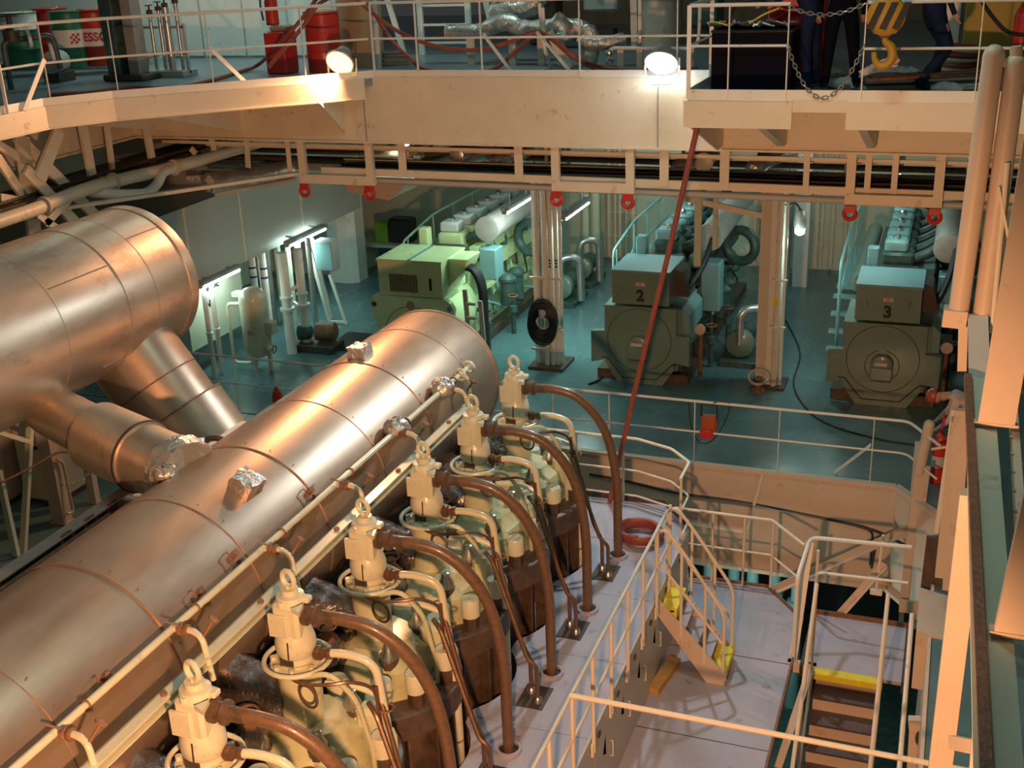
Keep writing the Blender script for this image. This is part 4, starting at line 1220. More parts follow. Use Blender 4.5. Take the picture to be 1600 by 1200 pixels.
    for k in range(9):
        y = y0 + 1.8 + .42 * k; z = rd.uniform(.35, 1.3)
        g = G(); g.tube(fil([(X(.6), y, z), (X(.78 + rd.uniform(0, .25)), y, z), (X(.85), y + rd.uniform(.2, .5), z + rd.uniform(-.2, .3)), (X(.62), y + .7, z + .25)], .08), rd.choice((.022, .03, .045)), 8)
        P('side_pipe', g, rd.choice(('gendark', body, 'dark', 'rail_teal')))
    P('cooler_pipe', G().torus((X(1.15), y0 + 3.6, 1.75), (.3, 1, 0), .32, .10, 20, 10), 'gendark')
    for k in range(2):
        vv = P('valve', G().lathe((X(1.06 + .1 * k), y0 + 1.2 + 1.2 * k, .0), (0, 0, 1), [(.05, 0), (.05, .45), (.09, .47), (.09, .6), (.03, .62), (.03, .8)], 10), 'gendark')
        P('handwheel', G().torus((X(1.06 + .1 * k), y0 + 1.2 + 1.2 * k, .82), (0, 0, 1), .1, .014, 16, 6), 'rust', vv)
    if n > 1:
        P('pressure_gauge', G().lathe((X(.98), y0 + .55, .95), (0, -1, 0), [(.1, 0), (.1, .05), (.085, .055)], 18), 'plate')
        P('gauge_post', G().cyl((X(.98), y0 + .6, 0), (X(.98), y0 + .6, .9), .04, n=8), 'rust')
    # walkway on the left with its rail
    rx = X(-.92 if n > 1 else -.85)
    P('walkway', G().box((X(-1.1), y0 + 3.0, 1.15), (X(-.62), E1, 1.2)), 'rail_teal' if n > 1 else B)
    pts = [(rx, y0 + 1.55, .35), (rx, y0 + 1.55, 2.05), (rx, y0 + 3.1, 2.28), (rx, E1, 2.28)]
    rl = P('walkway_rail', G().tube(fil(pts, .15), .026, 8), rail)
    P('middle_rail', G().tube([(rx, y0 + 1.55, 1.35), (rx, y0 + 3.1, 1.72), (rx, E1, 1.72)], .018, 6), rail, rl)
    for y in (1.8, 3.1, 4.2, 5.3):
        P('rail_post', G().cyl((rx, y0 + y, .4 if y < 3 else 1.15), (rx, y0 + y, 2.1 if y < 3 else 2.28), .018, n=6), rail, rl)
    for k in range(4):
        P('step', G().box((X(-1.12), y0 + 1.8 + .28 * k, .28 + .26 * k), (X(-.66), y0 + 2.05 + .28 * k, .31 + .26 * k)), rail)
    return t


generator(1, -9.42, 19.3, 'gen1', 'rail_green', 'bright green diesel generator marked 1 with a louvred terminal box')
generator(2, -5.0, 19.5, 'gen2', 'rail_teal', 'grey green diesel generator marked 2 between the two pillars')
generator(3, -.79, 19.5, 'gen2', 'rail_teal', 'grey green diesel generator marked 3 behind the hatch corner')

# ---------------------------------------------------------------- pillars with pipe bundles
t = thing('pipe_pillar', 'white pillar with a bundle of vertical pipes and a coil of black cable', 'pillar', (-6.92, 20.1, 0))
part('column', G().box((-7.08, 20.08, 0), (-6.76, 20.4, 4.9)), M['white'], t)
for k, (x, y, r, m) in enumerate(((-7.16, 20.0, .025, 'cream'), (-7.10, 19.98, .045, 'white'), (-7.0, 19.96, .05, 'galv'), (-6.92, 19.92, .05, 'white'), (-6.82, 19.95, .045, 'white'), (-6.72, 19.97, .04, 'white'), (-6.65, 20.02, .035, 'white'))):
    part('pipe', G().cyl((x, y, .05), (x, y, 4.8), r, n=10), M[m], t)
for z in (.35, .75, 1.75):
    part('clamp_bar', G().box((-7.22, 19.86, z), (-6.6, 19.9, z + .04)), M['cream'], t)
part('base_plinth', G().box((-7.25, 19.7, 0), (-6.55, 20.45, .06)), M['brown'], t)
for k, x in enumerate((-6.82, -6.70)):
    for z in (1.98, 2.04, 2.10):
        part('marking', G().box((x - .02, 19.895 + .02 * k, z), (x + .02, 19.905 + .02 * k, z + .03)), M['print'], t)
c = V((-6.93, 19.72, 1.02))
t = thing('cable_coil', 'coil of black cable hanging on the white pipe pillar', 'cable', (c.x, c.y, .5))
for k in range(16):
    part('turn', G().tube([c + V((math.cos(a) * (.28 - .030 * (k % 5)), -.02 * (k % 4) + .02, math.sin(a) * (.38 - .045 * (k % 5)) - .008 * k)) for a in [2 * math.pi * i / 26 for i in range(26)]], .018, 6, True), M['black'], t)
g = G(); g.lathe(c + V((0, .04, .02)), (0, 0, 1), [(.07, 0), (.09, .04), (.09, .16), (.05, .2)], 12)
solo('hand_lamp', g, M['screen'], 'small hand lamp inside the black cable coil on the pillar', 'lamp')
t = thing('steel_pillar', 'broad cream and white steel pillar between generators 2 and 3', 'pillar', (-2.76, 20.1, 0))
part('column', G().ibeam((-2.78, 20.1, 0), (-2.78, 20.1, 4.9), .36, .40, .03, up=(0, 1, 0)), M['white'], t)
part('column_face', G().box((-2.98, 19.9, 0), (-2.80, 19.93, 4.9)), M['cream'], t)
part('pipe', G().cyl((-2.66, 19.86, .05), (-2.66, 19.86, 4.8), .04, n=10), M['cream'], t)
part('pipe', G().cyl((-2.55, 19.95, .05), (-2.55, 19.95, 4.8), .03, n=10), M['white'], t)
part('sticker', G().box((-2.70, 19.815, 1.55), (-2.62, 19.822, 1.70)), M['yellow'], t)
for z in (1.15, 2.0):
    part('clamp', G().box((-2.75, 19.80, z), (-2.48, 19.84, z + .03)), M['white'], t)
part('base', G().box((-3.05, 19.75, 0), (-2.45, 20.35, .05)), M['dark'], t)
p = PZ(1184, 612, 0)
t = thing('bilge_valve', 'rusty round valve standing at the foot of the cream pillar', 'valve', (p.x, p.y, 0))
part('body', G().lathe((p.x, p.y, 0), (0, 0, 1), [(.12, 0), (.12, .05), (.06, .07), (.06, .25)], 14), M['rust'], t)
part('wheel', G().torus((p.x, p.y, .28), (0, -.6, 1), .17, .025, 22, 8), M['peach'], t)
t = thing('back_pillar', 'white pillar against the back wall right of the cream pillar', 'pillar', (-3.02, 26.6, 0))
part('column', G().box((-3.2, 26.4, 0), (-2.88, 26.8, 5)), M['white'], t)
part('pipe', G().cyl((-3.32, 26.5, 0), (-3.32, 26.5, 5), .06, n=10), M['galv'], t)
# pipes on the back wall
for gi, (xs, lab) in enumerate((((-7.95, -7.78, -7.66, -7.5, -7.32), 'cream vertical pipe on the back wall left of generator 2'),
                                ((-2.86, -2.74, -2.5, -2.2), 'cream vertical pipe on the back wall right of the white pillar'),
                                ((-4.3, -4.1, -.2, .4, .9), 'pale vertical pipe on the back wall between the generators'))):
    for k, x in enumerate(xs):
        g = G(); r = (.05, .035, .045, .03, .06)[k]
        g.cyl((x, 27.85, .1), (x, 27.85, 5), r, n=8)
        for z in (.6, 1.2, 2.2):
            g.lathe((x, 27.85, z), (0, 0, 1), [(r, 0), (r + .025, .003), (r + .025, .04), (r, .043)], 8)
        solo('wall_pipe', g, M['cream'], ('leftmost', 'second', 'third', 'fourth', 'fifth')[k] + ' ' + lab, 'pipe', 'back wall pipes ' + 'abc'[gi])
# pump group behind pillar
for k, (px, py, lab) in enumerate(((885, 470, 'dark pump set on the floor right of the pipe pillar'), (915, 440, 'dark valve group on the floor near the back wall'), (1160, 560, 'dark pump unit on the floor left of the cream pillar'))):
    p = PZ(px, py, 0)
    t = thing('pump_set', lab, 'pump', (p.x, p.y, 0))
    part('base', G().cbox((p.x, p.y, .06), (.7, 1.1, .12), .01), M['gendark'], t)
    part('motor', G().lathe((p.x, p.y - .1, .42), (0, 1, 0), [(.1, 0), (.2, .04), (.2, .5), (.14, .54)], 16), M['gendark'], t)
    part('casing', G().lathe((p.x, p.y - .45, .42), (0, 1, 0), [(.12, 0), (.26, .06), (.26, .22), (.1, .3)], 18), M['gen2'], t)
    part('suction_pipe', G().tube(fil([(p.x, p.y - .4, .42), (p.x, p.y - .4, 1.1), (p.x + .4, p.y - .2, 1.1), (p.x + .4, p.y - .2, .1)], .2), .08, 12), M['galv'], t)
    part('stand', G().cbox((p.x + .35, p.y + .1, .3), (.1, .1, .6)), M['galv'], t)
for k, (x, h) in enumerate(((-8.15, 1.9), (-7.9, 2.1))):
    g = G(); g.lathe((x, 26.5, 0), (0, 0, 1), [(.11, 0), (.11, h), (.14, h + .01), (.14, h + .06), (.05, h + .08), (.05, h + .18)], 14); g.torus((x, 26.5, h + .22), (0, 0, 1), .12, .016, 16, 6)
    solo('standpipe', g, M['wallgreen'], ('shorter', 'taller')[k] + ' pale standpipe with handwheel in front of the back wall', 'pipe')

# ---------------------------------------------------------------- left group under the trunk
fx, fy = -12.28, 18.32
t = thing('pressure_vessel', 'cream upright pressure vessel on legs in front of the left pipes', 'vessel', (fx, fy, 0))
part('shell', G().lathe((fx, fy, .32), (0, 0, 1), [(.05, 0), (.2, .03), (.27, .12), (.27, 1.15), (.24, 1.27), (.14, 1.36), (.03, 1.38)], 24), M['enginelight'], t)
for k in range(3):
    a = 2.1 * k + .5; x, y = fx + .2 * math.cos(a), fy + .2 * math.sin(a)
    part('leg', G().bar((x, y, 0), (x, y, .5), .06, .06), M['enginelight'], t)
part('name_plate', G().cbox((fx + .06, fy - .27, .88), (.14, .02, .10)), M['tan'], t)
part('side_box', G().cbox((fx + .32, fy + .02, .92), (.18, .22, .24), .02), M['enginelight'], t)
vv = part('valve', G().lathe((fx + .25, fy - .1, .52), (1, 0, 0), [(.04, 0), (.07, .02), (.07, .08), (.03, .1), (.03, .16)], 10), M['enginelight'], t)
part('handwheel', G().torus((fx + .42, fy - .1, .52), (1, 0, 0), .07, .012, 14, 6), M['rust'], vv)
part('side_pipe', G().tube(fil([(fx - .2, fy, 1.35), (fx - .55, fy - .05, 1.35), (fx - .55, fy - .05, .15), (fx - .2, fy, .15)], .1), .035, 8), M['enginelight'], t)
part('gauge_bracket', G().cbox((fx - .5, fy + .5, 1.38), (.5, .2, .1), .01), M['enginelight'], t)
for k, (px, py, r, m, lab) in enumerate(((457, 552, .10, 'white', 'thick white standing pipe, left of the lit pair'), (481, 545, .09, 'white', 'thick white standing pipe, right of the lit pair'))):
    p = PZ(px, py, 0); g = G()
    g.lathe((p.x, p.y, 0), (0, 0, 1), [(r, 0), (r, .9), (r + .05, .91), (r + .05, .97), (r, .98), (r, 1.15), (r + .03, 1.16), (r + .03, 1.2), (r, 1.21), (r, 2.1)], 18)
    solo('standing_pipe', g, M[m], lab, 'pipe')
g = G(); a = PZ(457, 552, 0); b = PZ(481, 545, 0); g.cyl(a + V((0, 0, 1.3)), b + V((0, 0, 1.36)), .04, n=8)
solo('cross_pipe', g, M['white'], 'short white cross pipe joining the two lit standing pipes', 'pipe')
for k in range(8):
    x = -13.75 + .17 * k; y = 20.9 + .12 * (k % 3); g = G()
    g.cyl((x, y, 0), (x, y, 1.98), .045 + .015 * (k % 3), n=10)
    solo('bulkhead_pipe', g, M['galv'] if k % 2 else M['wallgreen'], ('leftmost', 'second', 'third', 'fourth', 'fifth', 'sixth', 'seventh', 'rightmost')[k] + ' slim pipe in the close row behind the cream pressure vessel', 'pipe', 'row of pipes behind the vessel')
for k, x in enumerate((-13.62, -13.35)):
    g = G(); y = 20.45
    g.cyl((x, y, .1), (x, y, 1.98), .075, n=14)
    o = thing('banded_pipe', ('left', 'right')[k] + ' of two white pipes with blue bands behind the pressure vessel', 'pipe', (x, y, .1))
    part('pipe', g, M['white'], o)
    for z in (1.22, 1.32, 1.42):
        part('band', G().lathe((x, y, z), (0, 0, 1), [(.077, 0), (.077, .04)], 14), M['printblue'] if z != 1.32 else M['white'], o)
p = PZ(492, 545, 0)
t = thing('feed_pump', 'dark green pump with rusty motor on the floor by the lit pipes', 'pump', (p.x, p.y, 0))
part('base', G().cbox((p.x + .05, p.y, .08), (1.0, .55, .16), .02), M['dark'], t)
part('motor', G().lathe((p.x + .05, p.y, .38), (1, .2, 0), [(.1, 0), (.19, .03), (.19, .42), (.12, .46)], 16), M['rust'], t)
part('casing', G().lathe((p.x - .32, p.y - .06, .36), (1, .2, 0), [(.1, 0), (.17, .03), (.17, .22), (.1, .3)], 16), M['gendark'], t)
part('outlet', G().tube(fil([(p.x - .2, p.y, .45), (p.x - .2, p.y, .85), (p.x - .45, p.y + .1, .9)], .12), .06, 10), M['galv'], t)
p = V((-12.45, 21.5, 0))
t = thing('electric_cabinet', 'pale green electric cabinet on a white tubular stand under the trunk', 'cabinet', (p.x, p.y, 0))
part('box', G().cbox((p.x + .05, p.y, 1.52), (.42, .3, .66), .015), M['screen'], t)
part('door', G().cbox((p.x + .05, p.y - .16, 1.52), (.38, .02, .60), .005), M['genblue'], t)
for a, b in (((-.32, -.1, 0), (-.32, -.1, 1.9)), ((.05, -.15, 0), (-.32, -.1, 1.6)), ((.42, -.1, 0), (.12, -.1, 1.1)), ((-.1, .2, 0), (-.3, 0, 1.85))):
    part('stand_leg', G().bar(p + V(a), p + V(b), .07, .05, (0, 1, 0)), M['white'], t)
part('stand_foot', G().bar(p + V((.05, -.15, .05)), p + V((.45, -.1, .05)), .05, .05), M['white'], t)
g = G(); g.cbox((-11.3, 20.35, .01), (.85, 1.1, .02)); solo('rubber_mat', g, M['black'], 'dark rubber mat on the floor left of generator 1', 'mat')
# labelled panel under the near end of the trunk
t = thing('label_panel', 'pale green panel with faded black lettering beside the big drum', 'panel', (-13.3, 18.9, .2))
part('panel', G().box((-13.32, 17.6, .55), (-13.28, 19.5, 1.86)), M['wallgreen'], t)
for k, (s, z) in enumerate((('AUDE', 1.62), ('NK', 1.30))):
    g = text_mesh(s, .2, .003, .004); R = Matrix.Rotation(math.pi / 2, 3, 'Z')
    g.v = [R @ q + V((-13.27, 18.45 - .1 * k, z)) for q in g.v]; part('lettering', g, M['print'], t)
for k, y in enumerate((17.75, 18.0)):
    g = G(); g.cyl((-12.95, y, 0), (-12.95, y, 1.9), .05, n=10); g.lathe((-12.95, y, .9), (0, 0, 1), [(.05, 0), (.07, .005), (.07, .03), (.05, .035)], 10)
    solo('bulkhead_pipe', g, M['white'], ('nearer', 'farther') [k] + ' white pipe standing beside the lettered panel', 'pipe')
# fire extinguisher seen behind the receiver, drums in the alcove
g = G(); p = PZ(437, 652, 0); g.lathe((p.x, p.y, 0), (0, 0, 1), [(.02, 0), (.09, .01), (.09, .4), (.06, .5), (.03, .52), (.03, .58)], 14)
solo('fire_extinguisher', g, M['red'], 'small red extinguisher just showing behind the long cylinder', 'extinguisher')
t = thing('plastic_drum', 'dark blue plastic drum standing behind generator 1', 'drum', (-11.05, 24.2, 0))
part('body', G().lathe((-11.05, 24.2, 0), (0, 0, 1), [(.30, 0), (.31, .05), (.31, .35), (.33, .37), (.31, .40), (.31, .72), (.28, .8)], 20), M['bluepl'], t)
part('lid', G().lathe((-11.05, 24.2, .8), (0, 0, 1), [(.29, 0), (.29, .05), (.1, .06)], 20), M['black'], t)
g = G(); g.cbox((-11.55, 24.0, .2), (.4, .35, .4), .03); solo('tool_box', g, M['bluepl'], 'small dark blue box on the floor beside the plastic drum', 'box')
t = thing('work_bench', 'low bench in the dark alcove behind generator 1', 'bench', (-12.9, 26, 0))
part('top', G().box((-13.9, 25.5, .62), (-11.2, 26.4, .70)), M['wallgreen'], t)
for x in (-13.7, -11.4):
    part('leg', G().box((x - .04, 25.55, 0), (x + .04, 26.3, .62)), M['wallgreen'], t)
g = G(); g.cbox((-13.25, 25.9, .95), (.36, .36, .5), .02); solo('green_canister', g, M['limegreen'], 'lime green canister on the alcove bench', 'canister')
g = G(); g.cbox((-12.75, 25.95, 1.0), (.6, .45, .6), .04); solo('black_crate', g, M['black'], 'black crate beside the lime green canister', 'crate')
# floor bits by the hatch railing
p = PY(1108, 665, GD + .1)
t = thing('work_light', 'red portable work light hanging on the hatch railing', 'lamp', (p.x, p.y, p.z - .15))
part('housing', G().cbox((p.x, p.y, p.z + .04), (.24, .16, .26), .03), M['orange'], t)
part('hood', G().cbox((p.x - .02, p.y - .09, p.z - .10), (.20, .10, .14), .02), M['red'], t)
part('bracket', G().tube(fil([(p.x - .12, p.y, p.z + .1), (p.x - .12, p.y - .03, p.z + .36), (p.x + .12, p.y - .03, p.z + .36), (p.x + .12, p.y, p.z + .1)], .04), .012, 6), M['black'], t)
part('cable', G().tube(catm([PY(1076, 628, GD + .03), PY(1080, 665, GD + .03), PY(1092, 690, GD + .03), PY(1110, 690, GD + .03), PY(1130, 665, GD + .03), PY(1140, 632, GD + .03), PY(1125, 627, GD), PY(1115, 630, GD)], 5), .010, 6), M['black'], t)
g = G(); g.tube(catm([PZ(1228, 500, .02), PZ(1250, 550, .015), PZ(1240, 600, .015), PZ(1262, 640, .015), PZ(1300, 665, .015), PZ(1370, 685, .015), PZ(1432, 695, .015)], 6), .014, 6)
solo('floor_cable', g, M['black'], 'black cable snaking over the deck from the cream pillar to the hatch', 'cable')
g = G(); g.tube(catm([PZ(920, 600, .02), PZ(940, 590, .015), PZ(955, 560, .015), PZ(975, 555, .015)], 6), .02, 6)
solo('floor_cable', g, M['black'], 'short black cable on the deck at the left foot of generator 2', 'cable')
p = PZ(1463, 752, 0)
t = thing('fire_extinguisher', 'red fire extinguisher with white label on the deck behind the stanchion', 'extinguisher', (p.x, p.y, 0))
part('cylinder', G().lathe((p.x, p.y, 0), (0, 0, 1), [(.02, 0), (.10, .01), (.10, .62), (.08, .72), (.03, .78), (.03, .84)], 18), M['red'], t)
part('label', G().lathe((p.x, p.y, .25), (0, 0, 1), [(.102, 0), (.102, .18)], 18, caps=False), M['plate'], t)
part('handle', G().bar((p.x, p.y, .84), (p.x + .02, p.y, 1.05), .03, .04), M['red'], t)
part('hose', G().tube(catm([(p.x, p.y - .02, .84), (p.x + .14, p.y - .05, .8), (p.x + .13, p.y - .08, .4)], 5), .018, 6), M['black'], t)

# ---------------------------------------------------------------- tube lights
def tube_light(a, b, label, power=TUBE_W):
    a = V(a); b = V(b); d = (b - a).normalized(); s = d.cross(V((0, 0, 1))).normalized()
    c = (a + b) / 2
    t = thing('tube_light', label, 'lamp', c, 'fluorescent tube lights')
    part('housing', G().bar(a + V((0, 0, .07)), b + V((0, 0, .07)), .16, .06), M['glasscover'], t)
    for k in (-1, 1):
        part('tube', G().cyl(a + s * .04 * k + d * .05, b + s * .04 * k - d * .05, .03, n=10), M['tube'], t)
    if a.z > 2.5:
        for e in (a.lerp(b, .2), a.lerp(b, .8)):
            part('hanger_rod', G().cyl(e + V((0, 0, .09)), V((e.x, e.y, 5.66 if a.z < 5 else 11)), .012, n=6), M['glasscover'], t)
    else:
        for e in (a.lerp(b, .2), a.lerp(b, .8)):
            part('bracket', G().bar(e + V((0, 0, .09)), e + V((-.2, 0, .12)), .05, .03), M['glasscover'], t)
    for e in (a, b):
        part('end_cap', G().cbox(e + V((0, 0, .03)), (.10, .10, .10), .02), M['glasscover'], t)
    o = _light('tube_glow', 'AREA', (c.x, c.y, c.z - .06), power, COOL, (c.x, c.y, c.z - 1), .15, (b - a).length)
    o.rotation_euler = (0, 0, math.atan2(d.y, d.x) + math.pi / 2)
    return t
tube_light((-12.9, 17.6, 1.86), (-12.9, 18.9, 1.86), 'lit tube light under the trunk nearest the big drum', 9)
tube_light((-12.75, 20.5, 1.93), (-12.75, 22.1, 1.93), 'lit tube light under the trunk above the white standing pipes', 40)
tube_light((-7.75, 20.1, 2.92), (-7.75, 21.6, 2.92), 'lit tube light hanging left of the pipe pillar', 45)
tube_light((-6.6, 20.1, 2.85), (-6.6, 21.6, 2.85), 'lit tube light hanging right of the pipe pillar', 45)
tube_light((-9.3, 18.7, 4.3), (-9.3, 20.2, 4.3), 'added fill tube above the bright green generator, hidden by the deck edge', 34)  # unseen tube, added to brighten the front of the green generator
tube_light((-5.3, 22.2, 4.3), (-5.3, 23.7, 4.3), 'tube light above the middle grey generator, hidden by the deck edge', 21)
tube_light((-.85, 20.0, 3.84), (-.85, 21.4, 3.84), 'lit tube light above generator 3 seen through the cable tray')
tube_light((-7.2, 25.6, 4.3), (-5.8, 25.6, 4.3), 'tube light near the back wall hidden by the deck edge')
tube_light((-2.4, 24.5, 4.3), (-1.0, 24.5, 4.3), 'tube light near the back wall on the right, hidden by the deck edge')
p = PY(1250, 355, 20.5)
t = thing('bulkhead_lamp', 'small lit lamp on a bracket right of the cream pillar', 'lamp', p)
part('housing', G().lathe(p + V((0, 0, -.02)), (0, 0, 1), [(.09, 0), (.11, .06), (.10, .26), (.06, .32)], 14), M['glasscover'], t)
part('glass', G().lathe(p + V((0, 0, -.14)), (0, 0, 1), [(.03, 0), (.08, .03), (.09, .12)], 14), M['tube'], t)
part('bracket', G().tube(catm([p + V((0, 0, .3)), p + V((-.1, 0, .42)), p + V((-.2, -.2, .42)), V((-2.5, 20.0, p.z + .5)), V((-2.6, 19.98, p.z + .5))], 5), .02, 6), M['dark'], t)
_light('bulkhead_glow', 'POINT', p + V((0, -.1, -.25)), 45, COOL, None, .08)

# ================================================================== under the deck edge: trays, frames, pipes
t = thing('cable_tray', 'long cream cable tray on flat hangers below the deck girder', 'cable tray', (-5.5, 16.6, 4.3))
part('front_beam', G().channel((-9.3, 16.2, 4.40), (1.2, 16.2, 4.33), .07, .11, .012, -1), M['cream'], t)
part('tray_bottom', G().prism([(-9.3, 16.22), (1.2, 16.22), (1.2, 17.0), (-9.3, 17.0)], 4.345, 4.355), M['brown'], t)
part('back_beam', G().channel((-9.3, 17.0, 4.40), (1.2, 17.0, 4.37), .07, .11, .012, 1), M['cream'], t)
part('upper_bar', G().bar((-12.3, 16.3, 4.78), (1.2, 16.3, 4.74), .03, .05), M['cream'], t)
part('upper_bar', G().bar((-12.3, 17.0, 4.62), (1.2, 17.0, 4.60), .03, .05), M['cream'], t)
for x in (-9.85, -7.87, -5.98, -3.80, -2.95, -1.84, -1.04, -.7, .6):
    w = .13 if x in (-7.87, -5.98, -3.80, -2.95) else .08
    part('hanger', G().bar((x, 16.17, 4.34), (x, 16.17, 4.9), w, .012, (0, 1, 0)), M['cream'], t)
for k in range(22):
    x = -9.0 + .46 * k
    part('rung', G().box((x, 16.22, 4.36), (x + .05, 17.0, 4.38)), M['rust'], t)
rd = random.Random(3)
for k in range(3):
    y = 16.45 + .2 * k
    part('cable', G().tube(catm([(-9.2 + 2.05 * j, y + rd.uniform(-.03, .03), 4.40 + rd.uniform(0, .02)) for j in range(6)], 4), .022, 6), M['black'] if k % 2 else M['dark'], t)
g = G(); g.cyl((-9.3, 16.3, 4.26), (1.5, 16.3, 4.18), .05, n=10)
solo('service_pipe', g, M['trunk'], 'grey pipe running just below the long cable tray', 'pipe')
# clutter between tray and deck: crosswise pipe runs further back
for k, (y, z, r, m, lab) in enumerate(((18.0, 4.22, .07, 'brown', 'brown pipe run crosswise above the generators, nearest the cable tray'), (18.4, 4.05, .09, 'lag', 'grey lagged pipe run crosswise above the generators'), (18.9, 4.2, .05, 'rust', 'rusty pipe run crosswise above the generators'), (19.2, 3.95, .06, 'brown', 'brown pipe run crosswise above the generators, farthest back'))):
    t2 = thing('cross_pipe', lab, 'pipe', (-5, y, z))
    part('pipe', G().cyl((-12.8, y, z), (2.5, y, z - .05), r, n=10), M[m], t2)
    for x in (-8.6, -6.2, -3.6, -1.5):
        part('hanger', G().box((x, y - .02, z), (x + .05, y + .02, 5.6)), M['cream'], t2)
for k, (px, py) in enumerate(((662, 258), (722, 252), (778, 250), (1060, 262), (1180, 262))):
    a = PY(px, py, 17.3)
    g = G(); g.tube(catm([a + V((0, 0, -.12)), a, a + V((.15, .5, .06)), a + V((.5, 2.0, .10)), a + V((.7, 5.0, .12))], 5), .13, 14); g.rumple(.014, 40 + k)
    t2 = thing('lagged_bend', ('foil lagged pipe bend behind the tray, leftmost of three', 'foil lagged pipe bend behind the tray, middle of three', 'foil lagged pipe bend behind the tray, rightmost of three', 'foil lagged pipe bend behind the tray left of the slanting pole top', 'foil lagged pipe bend behind the tray above the cream pillar')[k], 'pipe', a)
    part('lagging', g, M['foil'], t2); part('hanger', G().box((a.x - .02, a.y + .3, a.z), (a.x + .03, a.y + .34, 5.6)), M['brown'], t2)
# pad eye frames
for x0, x1, zb, lab in ((-9.56, -8.38, 4.24, 'cream hanging frame with two red eyes, below the warm floodlight'), (-5.38, -4.27, 4.26, 'cream hanging frame with two red eyes, left of the slanting pole'), (-1.25, -.14, 4.22, 'cream hanging frame with two red eyes, at the right')):
    t = thing('padeye_frame', lab, 'lifting frame', ((x0 + x1) / 2, 16.1, zb), 'lifting frames below the girder')
    for x in (x0, x1):
        part('side', G().box((x - .06, 16.052, zb + .118), (x + .06, 16.13, 4.9)), M['cream'], t)
    part('bottom', G().box((x0 - .06, 16.05, zb - .02), (x1 + .06, 16.15, zb + .12)), M['cream'], t)
    for x in (x0 + .02, x1 - .02):
        g = G(); g.torus((x, 16.03, zb - .14), (0, 1, 0), .075, .030, 20, 8); g.cbox((x, 16.03, zb - .07), (.15, .06, .095), .005)
        part('red_eye', g, M['red'], t)
# pipes running aft between beams, under the deck
for k, (x, r, m, lab) in enumerate(((-7.3, .10, 'galv', 'lagged pipe running back under the deck left of the pipe pillar'), (-6.3, .09, 'galv', 'lagged pipe running back under the deck above the pipe pillar'), (-3.4, .12, 'trunk', 'grey pipe running back under the deck above generator 2'), (-8.2, .07, 'cream', 'cream pipe running back under the deck above generator 1'), (.3, .1, 'galv', 'lagged pipe running back under the deck at the far right'))):
    g = G(); g.cyl((x, 17.0, 4.55), (x - .2, 27.8, 4.6), r, n=14); g.lathe((x, 17.0, 4.55), (0, -1, 0), [(r * 1.2, 0), (r * 1.2, .06), (r * .7, .08)], 14)
    solo('overhead_pipe', g, M[m], lab, 'pipe')
t = thing('pipe_hanger', 'pale T shaped pipe hanger in front of generator 2', 'hanger', (-4.2, 20.0, 3.0))
part('drop', G().box((-4.1, 19.75, 2.2), (-3.98, 19.81, 3.6)), M['wallgreen'], t)
part('drop', G().box((-3.80, 19.85, 2.5), (-3.72, 19.9, 3.6)), M['wallgreen'], t)
part('arm', G().bar((-4.45, 19.8, 3.42), (-2.95, 19.95, 3.10), .06, .10), M['cream'], t)
for k, (x, lab) in enumerate(((-7.6, 'dark deck beam above the pipe pillar'), (-5.2, 'dark deck beam above generator 2'), (-2.9, 'dark deck beam above the cream pillar'), (-.4, 'dark deck beam above generator 3'))):
    g = G(); g.ibeam((x, 16.4, 5.3), (x, 28, 5.3), .2, .6, .03); solo('deck_beam', g, M['brown'], lab, 'beam')
# vent trunk end over generator 1
t = thing('vent_duct', 'cream vent duct end hanging over generator 1', 'duct', (-9.3, 18.6, 3.7))
q = [PY(x, y, 18.0) for x, y in ((535, 283), (640, 283), (606, 313), (545, 300))]
g = G(); g.add(q + [p + V((0, 1.2, 0)) for p in q], [(0, 1, 2, 3), (7, 6, 5, 4), (0, 4, 5, 1), (1, 5, 6, 2), (2, 6, 7, 3), (3, 7, 4, 0)])
part('duct', g, M['peach'], t)

# ---------------------------------------------------------------- left overhead lattice
t = thing('deck_truss', 'cream lattice of posts and braces under the left deck edge', 'truss', (-12.2, 13.5, 4.2))
XT = -12.0
def tb(a, b, w=.10, x=XT):
    part('member', G().bar(PX(*a, x), PX(*b, x), w, .05, (1, 0, 0)), M['cream'], t)
tb((128, 192), (147, 292), .16); tb((225, 182), (240, 264), .14); tb((166, 190), (180, 300), .09)
tb((34, 215), (56, 385), .24); tb((25, 212), (150, 338), .17); tb((92, 203), (62, 280), .20, -11.8)
tb((-5, 245), (40, 312), .13); tb((118, 300), (70, 350), .11, -11.7); tb((40, 265), (120, 350), .16, -11.85); tb((58, 335), (90, 358), .10, -11.7)
tb((0, 308), (66, 318), .10); tb((-5, 225), (66, 270), .12)
part('member', G().bar((-12.0, 13, 4.35), (-9.6, 16.3, 4.35), .1, .05), M['cream'], t)
for k, (a, b, w, lab) in enumerate((((330, 216), (335, 235), .10, 'a'), ((385, 218), (388, 262), .09, 'b'), ((298, 232), (306, 240), .1, 'c'))):
    part('hanger', G().bar(PY(*a, 16.3), PY(*b, 16.3), w, .02, (0, 1, 0)), M['cream'], t)
t = thing('left_cable_tray', 'stack of cream tray bars below the left deck girder', 'cable tray', (-12.0, 15, 4.6))
for k, (a, b, x) in enumerate((((175, 248), (400, 222), -12.6), ((180, 255), (285, 258), -12.4), ((300, 232), (350, 238), -12.2), ((150, 278), (178, 285), -12.0))):
    part('bar', G().bar(PX(*a, x), PX(*b, x + .1), .05, .09), M['cream'], t)
for k in range(5):
    part('cable', G().cyl((-12.45 + .12 * k, 11, 4.62), (-12.45 + .12 * k, 17.5, 4.62), .03, n=6), M['dark'], t)
